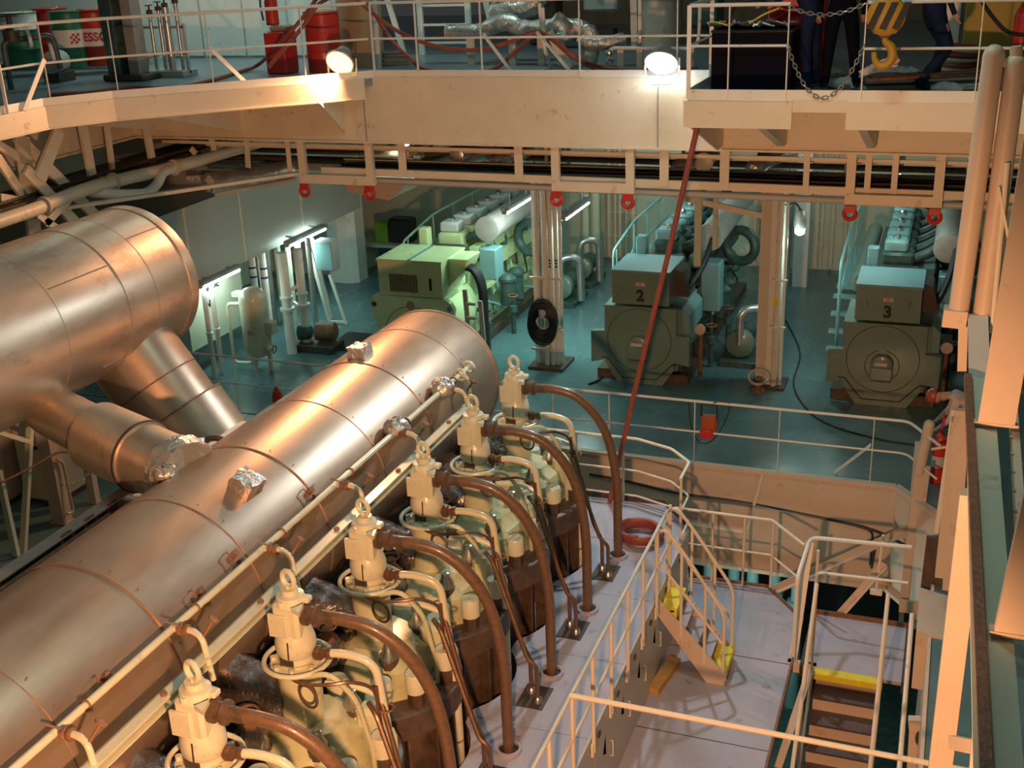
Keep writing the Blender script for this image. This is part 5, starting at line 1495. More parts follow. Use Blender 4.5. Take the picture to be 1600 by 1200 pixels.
part('tray', G().box((-12.55, 11, 4.55), (-11.85, 17.5, 4.58)), M['brown'], t)
t = thing('main_overhead_pipe', 'thick cream pipe running along the left under the deck', 'pipe', (-11.7, 13, 4.4))
part('pipe', G().tube(catm([V((-11.7, 5, 4.45)), V((-11.7, 9, 4.45)), PX(-20, 352, -11.7), PX(60, 325, -11.7), PX(125, 299, -11.7), PX(180, 283, -11.7), PX(275, 260, -11.7), PX(375, 232, -11.7), PX(430, 215, -11.7)], 5), .095, 14), M['cream'], t)
for px, py in ((67, 322), (175, 284), (270, 262)):
    c = PX(px, py, -11.7); part('flange', G().lathe(c, (0, 1, 0), [(.1, 0), (.13, .005), (.13, .05), (.1, .055)], 14), M['peach'], t)
part('branch', G().tube(catm([PX(270, 262, -11.68), PX(255, 270, -11.6), PX(245, 288, -11.5), PX(225, 302, -11.5), PX(180, 303, -11.6), PX(140, 300, -11.8)], 6), .075, 12), M['white'], t)
t = thing('foil_duct', 'foil wrapped pipe end beside the trunk below the left girder', 'pipe', PX(390, 280, -11.2))
a, b = PX(325, 286, -11.6), PX(452, 266, -11.0)
g = G(); g.tube([a.lerp(b, k / 12) for k in range(13)], .17, 18); g.rumple(.022, 11)
part('hanger', G().cyl(a.lerp(b, .5), V((a.lerp(b, .5).x, a.lerp(b, .5).y, 5.7)), .012, n=6), M['dark'], t); part('lagging', g, M['foil'], t)
part('end_flange', G().lathe(a, (b - a), [(.14, 0), (.14, .05)], 14), M['white'], t)
part('edge_strip', G().bar(a + V((.1, 0, -.19)), b + V((.1, 0, -.17)), .04, .05), M['peach'], t)
g = G(); c = PX(350, 275, -11.8); g.tube([c + V((-.6, -.2, 0)), c, c + V((.5, .8, .05))], .1, 12); g.rumple(.02, 12)
solo('foil_bundle', g, M['foil'], 'crumpled foil lagged pipe behind the foil pipe end', 'pipe')
# ================================================================== upper deck
def floodlight(loc, aim, label, col, glass, power, cone=2.5, r=.20, bracket=True):
    loc = V(loc); d = (V(aim) - loc).normalized()
    t = thing('floodlight', label, 'floodlight', loc)
    part('housing', G().lathe(loc - d * .26, d, [(.06, 0), (.10, .02), (.14, .12), (r, .22), (r + .02, .24), (r + .02, .27)], 24), M['glasscover'], t)
    part('lens', G().lathe(loc - d * .0, d, [(r, 0), (r * .96, .03), (r * .75, .07), (r * .4, .095), (.01, .105)], 24), M[glass], t)
    if bracket:
        s = d.cross(V((0, 0, 1))).normalized()
        b = loc - d * .08
        part('yoke', G().tube(fil([b + s * (r + .03), b + s * (r + .03) - V((0, 0, r + .05)), b - s * (r + .03) - V((0, 0, r + .05)), b - s * (r + .03)], .05), .014, 6), M['white'], t)
        part('mount', G().cbox(b - V((0, 0, r + .10)), (.24, .12, .10), .01), M['white'], t)
    o = _light('flood_beam', 'SPOT', loc + d * .14, power, col, loc + d * 3, .12, cone=cone)
    return t
floodlight((-8.55, 15.72, 6.10), (-8.3, 9.5, 1.8), 'glaring warm floodlight on the upper deck edge, left of the girder joint', WARM, 'floodwarm', FLOOD_WARM_W)
floodlight((-3.75, 15.74, 6.08), (-3.4, 9.0, -.5), 'glaring cool white floodlight on the upper deck edge by the right platform', (.80, .95, 1.0), 'floodcool', FLOOD_COOL_W, 1.9)
nf = floodlight((-1.2, 2.1, 4.8), (-4.0, 8.5, -.4), 'warm floodlight on an arm below the viewer, outside the picture', WARM, 'floodwarm', NEAR_WARM_W, 2.35)
part('arm', G().cyl((-1.2, 2.1, 4.5), (.5, 2.1, 4.45), .03, n=8), M['cream'], nf)
part('arm_post', G().cyl((-1.2, 2.1, 4.45), (-1.2, 2.1, 4.6), .03, n=8), M['cream'], nf)

# oil drums on a pallet
def wrap(g, c, R, a0):
    g.v = [V((c[0] + (R - p.y) * math.sin(a0 + p.x / R), c[1] - (R - p.y) * math.cos(a0 + p.x / R), c[2] + p.z)) for p in g.v]
    return g
def oil_drum(x, y, mats_, label, esso=None):
    z = UZ + .14; R = .29
    t = thing('oil_drum', label, 'drum', (x, y, z), 'oil drums on the pallet')
    lv = [(0, .30), (.30, .60), (.60, .88)]
    for (a, b), m in zip(lv, mats_):
        part('shell_ring', G().lathe((x, y, z + a), (0, 0, 1), [(R, 0), (R, .02), (R - .004, .03), (R - .004, b - a - .03), (R, b - a - .01), (R, b - a)], 28), M[m], t)
    for h in (0.0, .30, .60, .87):
        part('hoop', G().torus((x, y, z + h), (0, 0, 1), R, .012, 28, 6), M[mats_[0]], t)
    part('bung', G().lathe((x + .15, y, z + .88), (0, 0, 1), [(.03, 0), (.03, .02)], 8), M['yellow'], t)
    a0 = math.atan2(-x, y)   # side turned to the hatch
    a0 = math.atan2(x - 0, -(0 - y)) * -1
    a0 = math.radians(35)
    if esso == 'name':
        part('lettering', wrap(text_mesh('ESSO', .19, .003, .006), (x, y, z + .45), R + .004, a0), M['printred'], t)
    if esso == 'check':
        for i in range(4):
            for j in range(4):
                if (i + j) % 2 == 0:
                    g = G(); g.box((.02 + .04 * i, -.003, -.08 + .04 * j), (.06 + .04 * i, .0, -.04 + .04 * j)); part('check_mark', wrap(g, (x, y, z + .45), R + .002, a0), M['printred'], t)
    return t
dA, dB, dC, dD = [PZ(*q, UZ + .14) for q in ((98, 106), (139, 103), (60, 98), (22, 108))]
oil_drum(dA.x, dA.y + .3, ('drumgreen', 'white', 'drumgreen'), 'green oil drum with white band and red checks', 'check')
oil_drum(dB.x, dB.y + .3, ('red', 'white', 'red'), 'red oil drum with white lettered band next to the dark column', 'name')
oil_drum(dC.x, dC.y + .5, ('red', 'red', 'red'), 'dark red oil drum left of the green banded drum')
oil_drum(dD.x, dD.y + .3, ('drumgreen', 'drumgreen', 'white'), 'green oil drum at the far left end of the row')
t = thing('pallet', 'worn wooden pallet under the oil drums', 'pallet', (-14.9, 17.3, UZ))
for k in range(6):
    part('board', G().bar((-16.3, 16.75 + .17 * k, UZ + .12), (-13.5, 17.25 + .17 * k, UZ + .12), .13, .025), M['tan'], t)
for s in (0.02, .5, .98):
    a = V((-16.25, 16.78, UZ + .055)).lerp(V((-13.55, 17.27, UZ + .055)), s)
    part('bearer', G().bar(a, a + V((-.15, .85, 0)), .09, .10), M['tan'], t)
t = thing('deck_column', 'dark heavy column standing on the upper deck at left', 'column', (-12.2, 15.6, UZ))
part('column', G().ibeam((-12.35, 15.65, UZ), (-12.35, 15.65, 11), .34, .34, .03, up=(.4, 1, 0)), M['gendark'], t)
part('casing', G().box((-12.16, 15.55, UZ), (-11.98, 15.8, 11)), M['lag'], t)
part('foot', G().cbox((-12.2, 15.65, UZ + .05), (.75, .5, .1), .02), M['dark'], t)
# motor, valves left
p = PZ(88, 128, UZ)
t = thing('deck_motor', 'grey electric motor on the upper deck behind the left railing', 'motor', (p.x, p.y, UZ))
part('body', G().lathe(p + V((-.1, .3, .30)), (.35, -.9, 0), [(.1, 0), (.17, .04), (.17, .4), (.13, .42)], 18), M['trunk'], t)
part('fan_cover', G().lathe(p + V((.05, -.09, .30)), (.35, -.9, 0), [(.17, 0), (.165, .04), (.1, .06)], 18), M['lag'], t)
part('pedestal', G().cbox(p + V((0, .1, .08)), (.3, .4, .16), .01), M['dark'], t)
p = PZ(18, 140, UZ)
t = thing('valve_manifold', 'white flanged valve manifold at the top left edge', 'valve', (p.x, p.y, UZ))
part('pipe', G().tube(fil([p, p + V((0, 0, .7)), p + V((.5, .5, .75)), p + V((.55, .5, .25))], .12), .045, 12), M['gendark'], t)
for o, h in ((V((.25, .25, .72)), .14), (V((.45, .45, .5)), .14)):
    part('flange', G().lathe(p + o, (.7, .7, .1), [(h, 0), (h, .05)], 16), M['white'], t)
part('valve_body', G().lathe(p + V((.1, .1, .7)), (0, 0, 1), [(.12, 0), (.12, .15), (.04, .2), (.04, .35)], 12), M['dark'], t)
part('handwheel', G().torus(p + V((.1, .1, 1.06)), (0, 0, 1), .13, .016, 18, 6), M['dark'], t)
# pipe stand in front of panels
p = PZ(262, 120, UZ)
t = thing('sampling_stand', 'stand of slim valves and pipes in front of the white panels', 'pipe stand', (p.x, p.y, UZ))
part('tray', G().cbox(p + V((0, .1, .05)), (.75, .4, .10), .01), M['trunk'], t)
for k, x in enumerate((-.25, -.08, .05, .25)):
    pp_ = part('pipe', G().cyl(p + V((x, .1, .08)), p + V((x, .1, .95 + .05 * k)), .03 if k != 2 else .06, n=10), M['galv'], t)
    part('valve', G().lathe(p + V((x, .1, .95 + .05 * k)), (0, 0, 1), [(.05, 0), (.05, .06), (.015, .07), (.015, .12), (.06, .125), (.06, .14)], 10), M['dark'], pp_)
for z in (.35, .75):
    part('cross_bar', G().bar(p + V((-.4, .1, z)), p + V((.35, .1, z)), .04, .04), M['galv'], t)
part('frame_leg', G().bar(p + V((.35, .1, .05)), p + V((.35, .1, .8)), .05, .04), M['screen'], t)
# red gear behind the warm floodlight
p = PZ(425, 118, UZ)
t = thing('red_locker', 'red locker with gear behind the slanting rail', 'locker', (p.x, p.y + .3, UZ))
part('body', G().cbox((p.x, p.y + .35, UZ + .32), (.36, .4, .64), .02), M['red'], t)
part('top_gear', G().cbox((p.x + .05, p.y + .35, UZ + .68), (.28, .3, .08), .02), M['tan'], t)
t = thing('fire_extinguisher', 'red fire extinguisher standing on the red locker', 'extinguisher', (p.x - .08, p.y + .35, UZ + .72))
part('cylinder', G().lathe((p.x - .10, p.y + .35, UZ + .72), (0, 0, 1), [(.02, 0), (.10, .01), (.10, .36), (.07, .45), (.03, .48)], 16), M['red'], t)
part('handle', G().bar((p.x - .10, p.y + .35, UZ + 1.2), (p.x - .02, p.y + .30, UZ + 1.28), .03, .03), M['black'], t)
part('hose', G().tube(catm([(p.x - .1, p.y + .3, UZ + 1.2), (p.x - .24, p.y + .28, UZ + 1.1), (p.x - .22, p.y + .28, UZ + .8)], 5), .015, 6), M['black'], t)
p = PZ(490, 116, UZ)
t = thing('red_drum', 'tall red drum behind the warm floodlight', 'drum', (p.x, p.y + .4, UZ))
part('shell', G().lathe((p.x, p.y + .4, UZ), (0, 0, 1), [(.27, 0), (.27, .30), (.28, .31), (.27, .33), (.27, .86), (.25, .88)], 24), M['red'], t)
part('lid', G().lathe((p.x, p.y + .4, UZ + .88), (0, 0, 1), [(.28, 0), (.28, .03), (.1, .05)], 24), M['orange'], t)
t = thing('brown_tank', 'brown cylindrical tank beside the red drum', 'tank', (-9.15, 17.6, UZ))
part('shell', G().lathe((-9.15, 17.6, UZ), (0, 0, 1), [(.36, 0), (.36, 1.5), (.3, 1.6)], 26), M['tan'], t)
part('stand_post', G().cyl((-8.72, 17.3, UZ), (-8.72, 17.3, 9), .05, n=10), M['screen'], t)
p = PZ(603, 105, UZ)
t = thing('scrap_boards', 'small stack of boards on the deck right of the warm floodlight', 'boards', (p.x, p.y, UZ))
for k in range(3):
    part('board', G().bar(p + V((-.2, .2 + .04 * k, .04 + .07 * k)), p + V((.25, .35, .04 + .07 * k)), .14, .05), M['tan'], t)
# ladder frame
t = thing('ladder_frame', 'white ladder frame with rungs at the back of the upper deck', 'ladder', (-8.4, 19.4, UZ))
for x in (-8.9, -8.0):
    part('stile', G().bar((x, 19.4, UZ), (x, 19.4, 9), .10, .06, (0, 1, 0)), M['white'], t)
for z in (.18, .48, .80, 1.12, 1.44):
    part('rung', G().box((-8.9, 19.38, UZ + z), (-8.0, 19.42, UZ + z + .04)), M['white'], t)
for a, b in (((-9.3, 0), (-9.9, 2.2)), ((-7.6, .4), (-8.0, 2.2)), ((-8.7, 2.0), (-8.2, .9))):
    part('brace', G().bar((a[0], 19.5, UZ + a[1]), (b[0], 19.5, UZ + b[1]), .10, .04, (0, 1, 0)), M['white'], t)
# foil lagged piping
t = thing('lagged_piping', 'tangle of foil wrapped pipes on stubs behind the front railing', 'piping', (-6.5, 17.5, UZ))
def lag(pts, r, seed):
    g = G(); g.tube(catm(pts, 5), r, 14); g.rumple(r * .13, seed); part('lagged_pipe', g, M['foil'], t)
lag([PY(700, 50, 18), PY(725, 48, 18), PY(758, 47, 18), PY(790, 30, 18)], .11, 1)
part('pipe_end', G().lathe(PY(700, 50, 18), (-1, -.1, 0), [(.12, 0), (.12, .03), (.08, .04)], 14), M['peach'], t)
lag([PY(760, 45, 17.8), PY(790, 35, 17.8), PY(820, 45, 17.8), PY(870, 42, 17.6), PY(905, 45, 17.6), PY(925, 60, 17.6), PY(920, 95, 17.6)], .13, 2)
lag([PY(770, 20, 18.3), PY(800, 15, 18.3), PY(830, 10, 18.3), PY(850, -20, 18.3)], .15, 3)
lag([PY(905, 62, 17.5), PY(935, 68, 17.5), PY(975, 62, 17.7)], .10, 4)
lag([PY(865, 30, 17.4), PY(880, 45, 17.4), PY(880, 60, 17.4)], .14, 5)
for px, py, py1 in ((735, 60, 100), (845, 55, 110), (800, 60, 95), (877, 60, 100)):
    part('stub_post', G().bar(PY(px, py, 17.7), V((PY(px, py, 17.7).x, 17.7, UZ)), .11, .06, (0, 1, 0)), M['cream'], t)
part('brace', G().bar(PY(858, 50, 17.2), PZ(890, 108, UZ), .12, .05, (0, 1, 0)), M['cream'], t)
part('drain_pipe', G().tube(catm([PY(848, 12, 17.1), PY(850, 55, 17.1), PY(852, 80, 17.1), PZ(862, 106, UZ)], 5), .03, 8), M['white'], t)
part('drain_pipe', G().cyl(PY(843, 5, 17.1), PY(846, 45, 17.1), .03, n=8), M['white'], t)
t = thing('valve_line', 'white pipe line with small valves left of the cool floodlight', 'pipe', (-4.6, 17.4, UZ))
part('pipe', G().tube(fil([PY(952, 100, 17.3), PY(952, 75, 17.3), PY(1085, 76, 17.0), PY(1092, 60, 17.0), PY(1094, 0, 17.0)], .1), .025, 8), M['white'], t)
for px, py in ((952, 86), (952, 100), (1000, 60)):
    part('valve', G().lathe(PY(px, py, 17.25), (0, 0, 1), [(.05, 0), (.07, .01), (.07, .05), (.03, .07)], 12), M['steel'], t)
for px in (970, 1080, 1000):
    part('stub_post', G().bar(PY(px, 78, 17.3), V((PY(px, 78, 17.3).x, 17.3, UZ)), .09, .06, (0, 1, 0)), M['cream'], t)
part('riser', G().bar(PY(990, -10, 17.6), PY(992, 72, 17.6), .10, .06, (0, 1, 0)), M['screen'], t)
part('riser', G().cyl(PY(1000, -10, 17.5), PY(1000, 70, 17.5), .03, n=8), M['white'], t)
t = thing('cream_tank', 'cream upright tank behind the cool floodlight', 'tank', (-5.0, 21.0, UZ))
part('shell', G().lathe((-5.0, 21.0, UZ), (0, 0, 1), [(.36, 0), (.36, .75), (.38, .76), (.38, .82), (.36, .83), (.36, 1.6)], 26), M['peach'], t)
part('band', G().lathe((-5.0, 21.0, UZ + .92), (0, 0, 1), [(.365, 0), (.365, .10)], 26, caps=False), M['trunk'], t)
for k, (x, z, w, h, m) in enumerate(((-6.6, .2, .5, .5, 'gendark'), (-6.0, .8, .6, .4, 'trunk'), (-4.2, .5, .5, 1.0, 'gendark'), (-7.2, .3, .5, 1.2, 'dark'))):
    g = G(); g.cbox((x, 20.6 + .2 * k, UZ + z + h / 2 - .2 if z > .3 else UZ + h / 2), (w, .5, h), .04)
    t = thing('background_machine', ('dark green pump block', 'grey control box', 'dark green switch box', 'dark machine block')[k] + ' in the shadow behind the lagged pipes', 'machine', (x, 20.6 + .2 * k, UZ))
    part('body', g, M[m], t)
    part('foot', G().cbox((x, 20.6 + .2 * k, UZ + .15), (w * .7, .3, .3)), M['dark'], t)
    part('pipe', G().tube(fil([(x, 20.4, UZ + .9), (x, 20.3, UZ + 1.3), (x + .4, 20.3, UZ + 1.3), (x + .4, 20.4, UZ + 2.6)], .1), .05, 10), M['trunk'], t)
# red hoses draped over the deck
def hose(pts, label, r=.03):
    g = G(); g.tube(catm(pts, 7), r, 8); solo('red_hose', g, M['redhose'], label, 'hose')
hose([PZ(75, 148, UZ + .03), PZ(140, 144, UZ + .03), PZ(200, 137, UZ + .03), PZ(265, 138, UZ + .03), PZ(320, 128, UZ + .03), PZ(375, 112, UZ + .03), PZ(405, 100, UZ + .1), PY(440, 65, 16.0), PY(475, 25, 15.9), PY(500, -10, 15.9)], 'red hose trailing along the left deck edge and up to the red drum')
hose([PY(420, 105, 15.6), PY(450, 70, 15.7), PY(478, 35, 15.8), PY(500, 5, 15.9), PY(540, -10, 16.2), PY(570, 10, 16.4), PY(600, 35, 16.4), PY(640, 58, 16.4), PY(690, 74, 16.4), PY(745, 78, 16.4), PY(790, 68, 16.4), PY(825, 53, 16.4), PY(845, 50, 16.5), PY(870, 65, 16.4), PY(900, 90, 16.35), PZ(940, 105, UZ + .03), PZ(1010, 110, UZ + .03), PZ(1090, 108, UZ + .03)], 'red hose swagged behind the front railing over the lagged pipes')
hose([PY(575, 5, 16.6), PY(610, 60, 16.6), PY(640, 90, 16.6), PZ(670, 110, UZ + .03), PZ(760, 112, UZ + .03), PY(800, 85, 16.8), PY(835, 55, 16.6), PY(860, 60, 16.6), PY(890, 85, 16.6), PZ(930, 108, UZ + .03)], 'second red hose hanging right of the warm floodlight and lying on the deck')

# unseen fill tubes, added to lighten the dark upper deck
for k, (x, y) in enumerate(((-13.5, 17.0), (-10.5, 17.6), (-6.5, 17.9))):
    tube_light((x - .7, y, 9.2), (x + .7, y, 9.2), ('added fill tube above the oil drums, over the picture', 'added fill tube above the red drum, over the picture', 'added fill tube above the lagged pipes, over the picture')[k], (32, 28, 22)[k])
for k, (x, y) in enumerate(((-8.5, 9.5), (-5.0, 7.5), (-2.0, 9.5))):  # unseen cool fill tubes added over the hall, so warm shadows turn teal
    tube_light((x - .75, y, 10.6), (x + .75, y, 10.6), ('added fill tube high above the left drum, over the picture', 'added fill tube high above the valve heads, over the picture', 'added fill tube high above the hatch, over the picture')[k], (10, 14, 100)[k])
# ---------------------------------------------------------------- right platform
t = thing('black_case', 'big blue black case behind the right platform railing', 'case', (-2.39, 15.0, UZ))
part('body', G().cbox((-2.39, 15.02, UZ + .36), (.98, .66, .72), .02), M['boxblack'], t)
part('rim', G().cbox((-2.39, 15.02, UZ + .70), (1.0, .68, .04), .01), M['black'], t)
rd = random.Random(9)
g = G()
for k in range(26):
    c = V((-2.39 + rd.uniform(-.42, .42), 15.0 + rd.uniform(-.25, .25), UZ + .74 + rd.uniform(0, .06)))
    g.cyl(c, c + V((rd.uniform(-.12, .12), rd.uniform(-.1, .1), rd.uniform(-.01, .03))), rd.uniform(.01, .025), n=6)
o = solo('scrap_parts', g, M['steel'], 'heap of small dark fittings on top of the black case', 'scrap'); o['kind'] = 'stuff'
g = G(); g.tube(catm([(-2.75, 14.95, UZ + .75), (-2.62, 14.9, UZ + 1.0), (-2.3, 14.9, UZ + 1.05), (-2.0, 14.95, UZ + .95)], 6), .022, 8)
solo('black_hose', g, M['black'], 'black hose arched over the black case', 'hose')
for k, (a, b) in enumerate((((-2.45, 14.8, UZ + .78), (-2.1, 14.8, UZ + .95)), ((-2.95, 14.75, UZ + .80), (-2.7, 14.8, UZ + .76)))):
    g = G(); g.tube(catm([a, V(a).lerp(V(b), .5) + V((0, 0, .02)), b], 4), .010, 6); solo('yellow_wire', g, M['yellow'], ('yellow wire lying across the black case', 'yellow wire hanging off the left end of the black case')[k], 'wire')
t = thing('red_toolbox', 'red box with pale label behind the black case', 'box', (-2.0, 15.8, UZ))
part('body', G().cbox((-2.0, 15.8, UZ + .65), (.7, .4, 1.3), .02), M['red'], t)
part('label', G().cbox((-1.78, 15.59, UZ + .95), (.12, .01, .12)), M['plate'], t)
# hook block
p = PY(1384, 40, 13.55)
t = thing('crane_hook', 'yellow and black striped crane hook block hanging at the right platform', 'hook', p + V((0, 0, -.45)))
blk = part('block', G().lathe(p + V((0, .09, .10)), (0, -1, 0), [(.16, 0), (.20, .02), (.20, .16), (.16, .18)], 24), M['hookyellow'], t)
for k in range(3):
    x = -.14 + .13 * k
    part('stripe', G().prism([(p.x + x - .05, p.z - .02), (p.x + x + .02, p.z - .04), (p.x + x + .13, p.z + .24), (p.x + x + .06, p.z + .24)], p.y - .105, p.y - .092, 'xz'), M['print'], blk)
part('cheek', G().prism([(p.x - .18, p.z + .12), (p.x - .12, p.z - .08), (p.x + .12, p.z - .08), (p.x + .18, p.z + .12)], p.y - .07, p.y + .07, 'xz'), M['dark'], t)
hk = catm([p + V((.0, 0, -.06)), p + V((.01, 0, -.16)), p + V((.07, 0, -.22)), p + V((.09, 0, -.32)), p + V((.04, 0, -.40)), p + V((-.04, 0, -.41)), p + V((-.09, 0, -.34)), p + V((-.10, 0, -.27))], 5)
n_ = len(hk)
part('hook', G().tube(hk, [.030 + .022 * math.sin(math.pi * min(1, i / n_ * 1.1)) * (1 if i < n_ * .8 else .6) for i in range(n_)], 10), M['hookyellow'], t)
part('swivel', G().lathe(p + V((0, 0, -.12)), (0, 0, 1), [(.05, 0), (.07, .02), (.07, .06), (.04, .08)], 14), M['rust'], t)
for x in (-.10, .10):
    part('wire_rope', G().cyl(p + V((x, 0, .2)), p + V((x, 0, 3.5)), .012, n=6), M['dark'], t)
# litter on the platform
t = thing('rope_bundle', 'bundle of pale rope strands on the platform under the hook', 'rope', PZ(1380, 130, UZ))
for k in range(11):
    a = PY(1342 + rd.uniform(0, 6), 112 + k * .9, 14.7); b = PY(1402 + rd.uniform(-8, 6), 88 + k * 2.4, 14.75)
    part('strand', G().tube(catm([a, a.lerp(b, .5) + V((0, 0, .03)), b], 4), .014, 6), M['plate'], t)
t = thing('packing_boards', 'stack of grey boards and bars along the right platform edge', 'boards', PZ(1400, 148, UZ))
for k in range(6):
    a = PZ(1345 + 3 * k, 140 - 4 * k, UZ + .04 + .035 * k); b = PZ(1530, 136 - 5 * k, UZ + .04 + .035 * k)
    part('board', G().bar(a, b, .12, .03), M[('trunk', 'plate', 'dark', 'galv', 'rust', 'dark')[k]], t)
for k, (px, py, s_) in enumerate(((1318, 138, .16), (1300, 120, .12), (1345, 142, .10), (1425, 143, .14), (1478, 146, .15), (1415, 118, .12))):
    q = PZ(px, py, UZ); g = G(); g.sph((0, 0, 0), s_, 14, (1.4, 1, .45)); g.rumple(.025, 60 + k); g.v = [V((v.x, v.y, max(v.z, -.04))) + q + V((0, .1, .04)) for v in g.v]
    solo('rag', g, M['rag'], ('crumpled grey rag between the standing worker legs', 'crumpled grey rag behind the leaning worker', 'small crumpled rag under the sagging chain end', 'crumpled rag left of the stepping worker foot', 'crumpled rag right of the stepping worker foot', 'crumpled rag beside the rope bundle')[k], 'rag')
t = thing('hose_coil', 'pink red hose coil lying on the right platform', 'hose', PZ(1490, 110, UZ))
c = PZ(1488, 108, UZ)
for k in range(6):
    part('turn', G().torus(c + V((.02 * k, 0, .05 + .05 * k)), (.1, -.15 + .05 * k, 1), .28 - .01 * k, .028, 26, 6), M['redhose'] if k % 2 else M['plate'], t)
t = thing('ochre_cabinet', 'ochre cabinet at the back of the right platform', 'cabinet', (.45, 17.2, UZ))
part('body', G().cbox((.35, 17.3, UZ + .9), (.75, .5, 1.8), .02), M['yellowwall'], t)
part('door', G().cbox((.35, 17.04, UZ + .9), (.68, .02, 1.7), .005), M['yellowwall'], t)
g = G(); g.box((-.28, 17.6, UZ), (-.08, 17.8, UZ + 3)); solo('platform_post', g, M['white'], 'white post behind the kneeling worker on the right platform', 'post')
p = PZ(1590, 115, UZ)
t = thing('fire_extinguisher', 'red fire extinguisher at the far right of the platform', 'extinguisher', (p.x, p.y, UZ))
part('cylinder', G().lathe((p.x, p.y, UZ + .2), (0, 0, 1), [(.02, 0), (.11, .01), (.11, .5), (.08, .58), (.03, .62)], 16), M['red'], t)
part('bracket', G().box((p.x - .03, p.y + .1, UZ), (p.x + .03, p.y + .14, UZ + .9)), M['dark'], t)
g = G(); g.tube(catm([PY(1530, -5, 14.6), PY(1550, 25, 14.6), PY(1575, 50, 14.6), PY(1610, 55, 14.6)], 6), .022, 8)
solo('black_hose', g, M['black'], 'black hose hanging at the top right corner', 'hose')

# ---------------------------------------------------------------- people
def person(label, base, rz, J, cloth, skin='skin', shoe='black', helmet=None, group=None, hair='black'):
    """J: joint overrides in local space (x right, y forward, z up)"""
    D = dict(pel=(0, 0, .93), wai=(0, 0, 1.08), che=(0, 0, 1.30), nek=(0, 0, 1.48), hd0=(0, .02, 1.57), hd1=(0, .03, 1.66), hd2=(0, .01, 1.76), nose=(0, .125, 1.645), chin=(0, .085, 1.575))
    for s, n in ((-1, 'l'), (1, 'r')):
        D.update({'sho' + n: (.17 * s, 0, 1.42), 'elb' + n: (.24 * s, .03, 1.13), 'wri' + n: (.25 * s, .13, .90), 'hip' + n: (.10 * s, 0, .88), 'kne' + n: (.11 * s, .03, .50), 'ank' + n: (.11 * s, -.02, .10), 'toe' + n: (.13 * s, .15, .045), 'hee' + n: (.11 * s, -.07, .05)})
    D.update(J)
    for n in 'lr':
        w = V(D['wri' + n]); e = V(D['elb' + n]); d = (w - e).normalized()
        side = d.cross(V((0, 1, 0.3))).normalized(); pal = d.cross(side).normalized()
        D['pal' + n] = w + d * .07
        for k in range(4):
            r0 = w + d * .085 + side * (.027 - .018 * k)
            L = (.072, .082, .076, .058)[k]
            D['f%d%s' % (k, n)] = r0 + d * L * .55 - pal * .008; D['g%d%s' % (k, n)] = r0 + d * L - pal * .03
        D['t0' + n] = w + d * .05 + side * .045; D['t1' + n] = w + d * .085 + side * .062 - pal * .015
    RAD = dict(pel=.155, wai=.145, che=.165, nek=.06, hd0=.075, hd1=.095, hd2=.065, nose=.014, chin=.03)
    cls = dict(nek='s', hd0='s', hd1='s', hd2='s', nose='s', chin='s')
    E_ = [('pel', 'wai'), ('wai', 'che'), ('che', 'nek'), ('nek', 'hd0'), ('hd0', 'hd1'), ('hd1', 'hd2'), ('hd1', 'nose'), ('hd0', 'chin')]
    for n in 'lr':
        RAD.update({'sho' + n: .078, 'elb' + n: .052, 'wri' + n: .034, 'hip' + n: .105, 'kne' + n: .075, 'ank' + n: .055, 'toe' + n: .04, 'hee' + n: .045, 'pal' + n: .034, 't0' + n: .014, 't1' + n: .011})
        E_ += [('che', 'sho' + n), ('sho' + n, 'elb' + n), ('elb' + n, 'wri' + n), ('wri' + n, 'pal' + n), ('pel', 'hip' + n), ('hip' + n, 'kne' + n), ('kne' + n, 'ank' + n), ('ank' + n, 'toe' + n), ('ank' + n, 'hee' + n), ('wri' + n, 't0' + n), ('t0' + n, 't1' + n)]
        for k in range(4):
            RAD['f%d%s' % (k, n)] = .0095; RAD['g%d%s' % (k, n)] = .008
            E_ += [('pal' + n, 'f%d%s' % (k, n)), ('f%d%s' % (k, n), 'g%d%s' % (k, n))]
            cls['f%d%s' % (k, n)] = cls['g%d%s' % (k, n)] = 's'
        for q in ('pal', 't0', 't1'):
            cls[q + n] = 's'
        for q in ('toe', 'hee'):
            cls[q + n] = 'b'
    keys = list(D); ix = {k: i for i, k in enumerate(keys)}
    me = bpy.data.meshes.new('tmp'); me.from_pydata([tuple(D[k]) for k in keys], [(ix[a], ix[b]) for a, b in E_], [])
    o = bpy.data.objects.new('tmp', me); COL.objects.link(o)
    md = o.modifiers.new('skin', 'SKIN'); md.branch_smoothing = .4
    for k in keys:
        sv = me.skin_vertices[0].data[ix[k]]; sv.radius = (RAD[k], RAD[k]); sv.use_root = (k == 'pel')
    sb = o.modifiers.new('sub', 'SUBSURF'); sb.levels = 1; sb.render_levels = 1
    dg = bpy.context.evaluated_depsgraph_get(); ev = bpy.data.meshes.new_from_object(o.evaluated_get(dg))
    bpy.data.objects.remove(o); bpy.data.meshes.remove(me)
    ev.name = 'body'
    for m in (cloth, skin, shoe):
        ev.materials.append(M[m])
    pts = [(V(D[k]), RAD[k], cls.get(k, 'c')) for k in keys]
    for pl_ in ev.polygons:
        c = pl_.center; b = min(pts, key=lambda q: (q[0] - c).length - q[1])
        pl_.material_index = {'c': 0, 's': 1, 'b': 2}[b[2]]; pl_.use_smooth = True
    t = thing('person', label, 'person', base, group); t.rotation_euler = (0, 0, rz)
    bo = bpy.data.objects.new('body', ev); COL.objects.link(bo); bo.parent = t; WL[bo.name] = V((0, 0, 0))
    WL[t.name] = V((0, 0, 0))
    h1 = V(D['hd1']); f = (V(D['nose']) - h1).normalized(); up = (V(D['hd2']) - V(D['hd0'])).normalized(); up = (up - f * up.dot(f)).normalized(); s = f.cross(up)
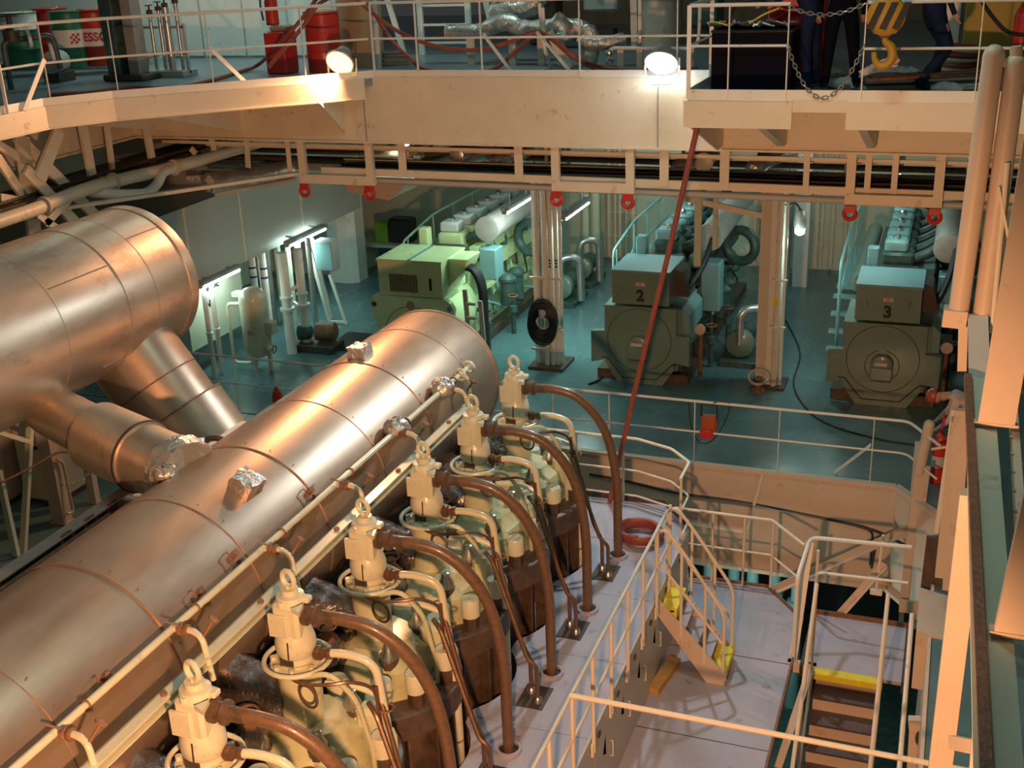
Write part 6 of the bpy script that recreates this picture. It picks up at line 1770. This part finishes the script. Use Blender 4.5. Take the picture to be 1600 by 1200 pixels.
    for k in (-1, 1):
        part('eye', G().sph(h1 + f * .088 + s * .033 * k + up * .022, .012, 8), M['print'], t)
        part('ear', G().sph(h1 + s * .095 * k - f * .005, .026, 8, (.5, 1, 1.2)), M[skin], t)
    part('mouth', G().bar(h1 + f * .092 - up * .045 - s * .025, h1 + f * .092 - up * .045 + s * .025, .01, .008), M['printred'], t)
    if helmet:
        c = h1 + up * .045
        prof = [(.118, -.01), (.120, .03), (.10, .085), (.06, .115), (.01, .125)]
        part('helmet', G().lathe(c, up, prof, 20), M[helmet], t)
        part('helmet_brim', G().lathe(c + f * .03 - up * .012, up, [(.125, 0), (.14, .006), (.125, .012)], 20), M[helmet], t)
    else:
        part('hair', G().lathe(h1 + up * .03 - f * .012, up, [(.098, -.05), (.108, 0), (.10, .06), (.06, .1), (.01, .11)], 18), M[hair], t)
    return t

person('worker in blue coveralls leaning over the black case on the right platform', (-1.72, 15.0, UZ), math.radians(70),
       {'wai': (0, .08, 1.06), 'che': (0, .20, 1.24), 'nek': (0, .30, 1.38), 'hd0': (0, .35, 1.45), 'hd1': (0, .38, 1.54), 'hd2': (0, .37, 1.64), 'nose': (0, .475, 1.52), 'chin': (0, .43, 1.45),
        'shol': (-.17, .22, 1.35), 'shor': (.17, .22, 1.35), 'elbl': (-.2, .42, 1.18), 'wril': (-.12, .60, 1.02), 'elbr': (.2, .40, 1.15), 'wrir': (.2, .58, 1.0)}, 'navy', helmet='white')
person('worker in dark clothes standing with legs apart behind the sagging chain', (-1.36, 14.75, UZ), math.radians(10),
       {'kner': (.15, .02, .5), 'ankr': (.20, -.02, .10), 'toer': (.23, .15, .045), 'heer': (.20, -.07, .05), 'ankl': (-.16, -.02, .10), 'knel': (-.13, .02, .5), 'toel': (-.19, .15, .045), 'heel': (-.16, -.07, .05)}, 'navydark', helmet='hookyellow')
person('worker in dark blue trousers stepping beside the pink hose coil on the right platform', (-.38, 14.72, UZ), math.radians(-60),
       {'knel': (-.12, .24, .56), 'ankl': (-.10, .16, .12), 'toel': (-.12, .32, .06), 'heel': (-.1, .11, .06), 'kner': (.10, .20, .48), 'ankr': (.12, -.16, .12), 'toer': (.13, 0, .05), 'heer': (.12, -.2, .07), 'che': (0, .1, 1.28), 'nek': (0, .16, 1.45), 'hd0': (0, .2, 1.53), 'hd1': (0, .22, 1.62), 'hd2': (0, .2, 1.72), 'nose': (0, .315, 1.6), 'chin': (0, .27, 1.53)}, 'navy', helmet='white')
pb = PY(1472, 628, 17.2)
person('worker in pale pink shirt and orange cap bending down behind the right hatch stanchion', (pb.x + .55, 17.2, 0), math.radians(90),
       {'wai': (0, .10, 1.06), 'che': (0, .32, 1.18), 'nek': (0, .47, 1.19), 'hd0': (0, .54, 1.16), 'hd1': (0, .62, 1.13), 'hd2': (0, .70, 1.14), 'nose': (0, .64, 1.02), 'chin': (0, .57, 1.07),
        'shol': (-.18, .36, 1.16), 'shor': (.18, .36, 1.16), 'elbl': (-.24, .42, .88), 'wril': (-.2, .58, .70), 'elbr': (.24, .42, .88), 'wrir': (.2, .58, .70)}, 'shirt', helmet='orange')
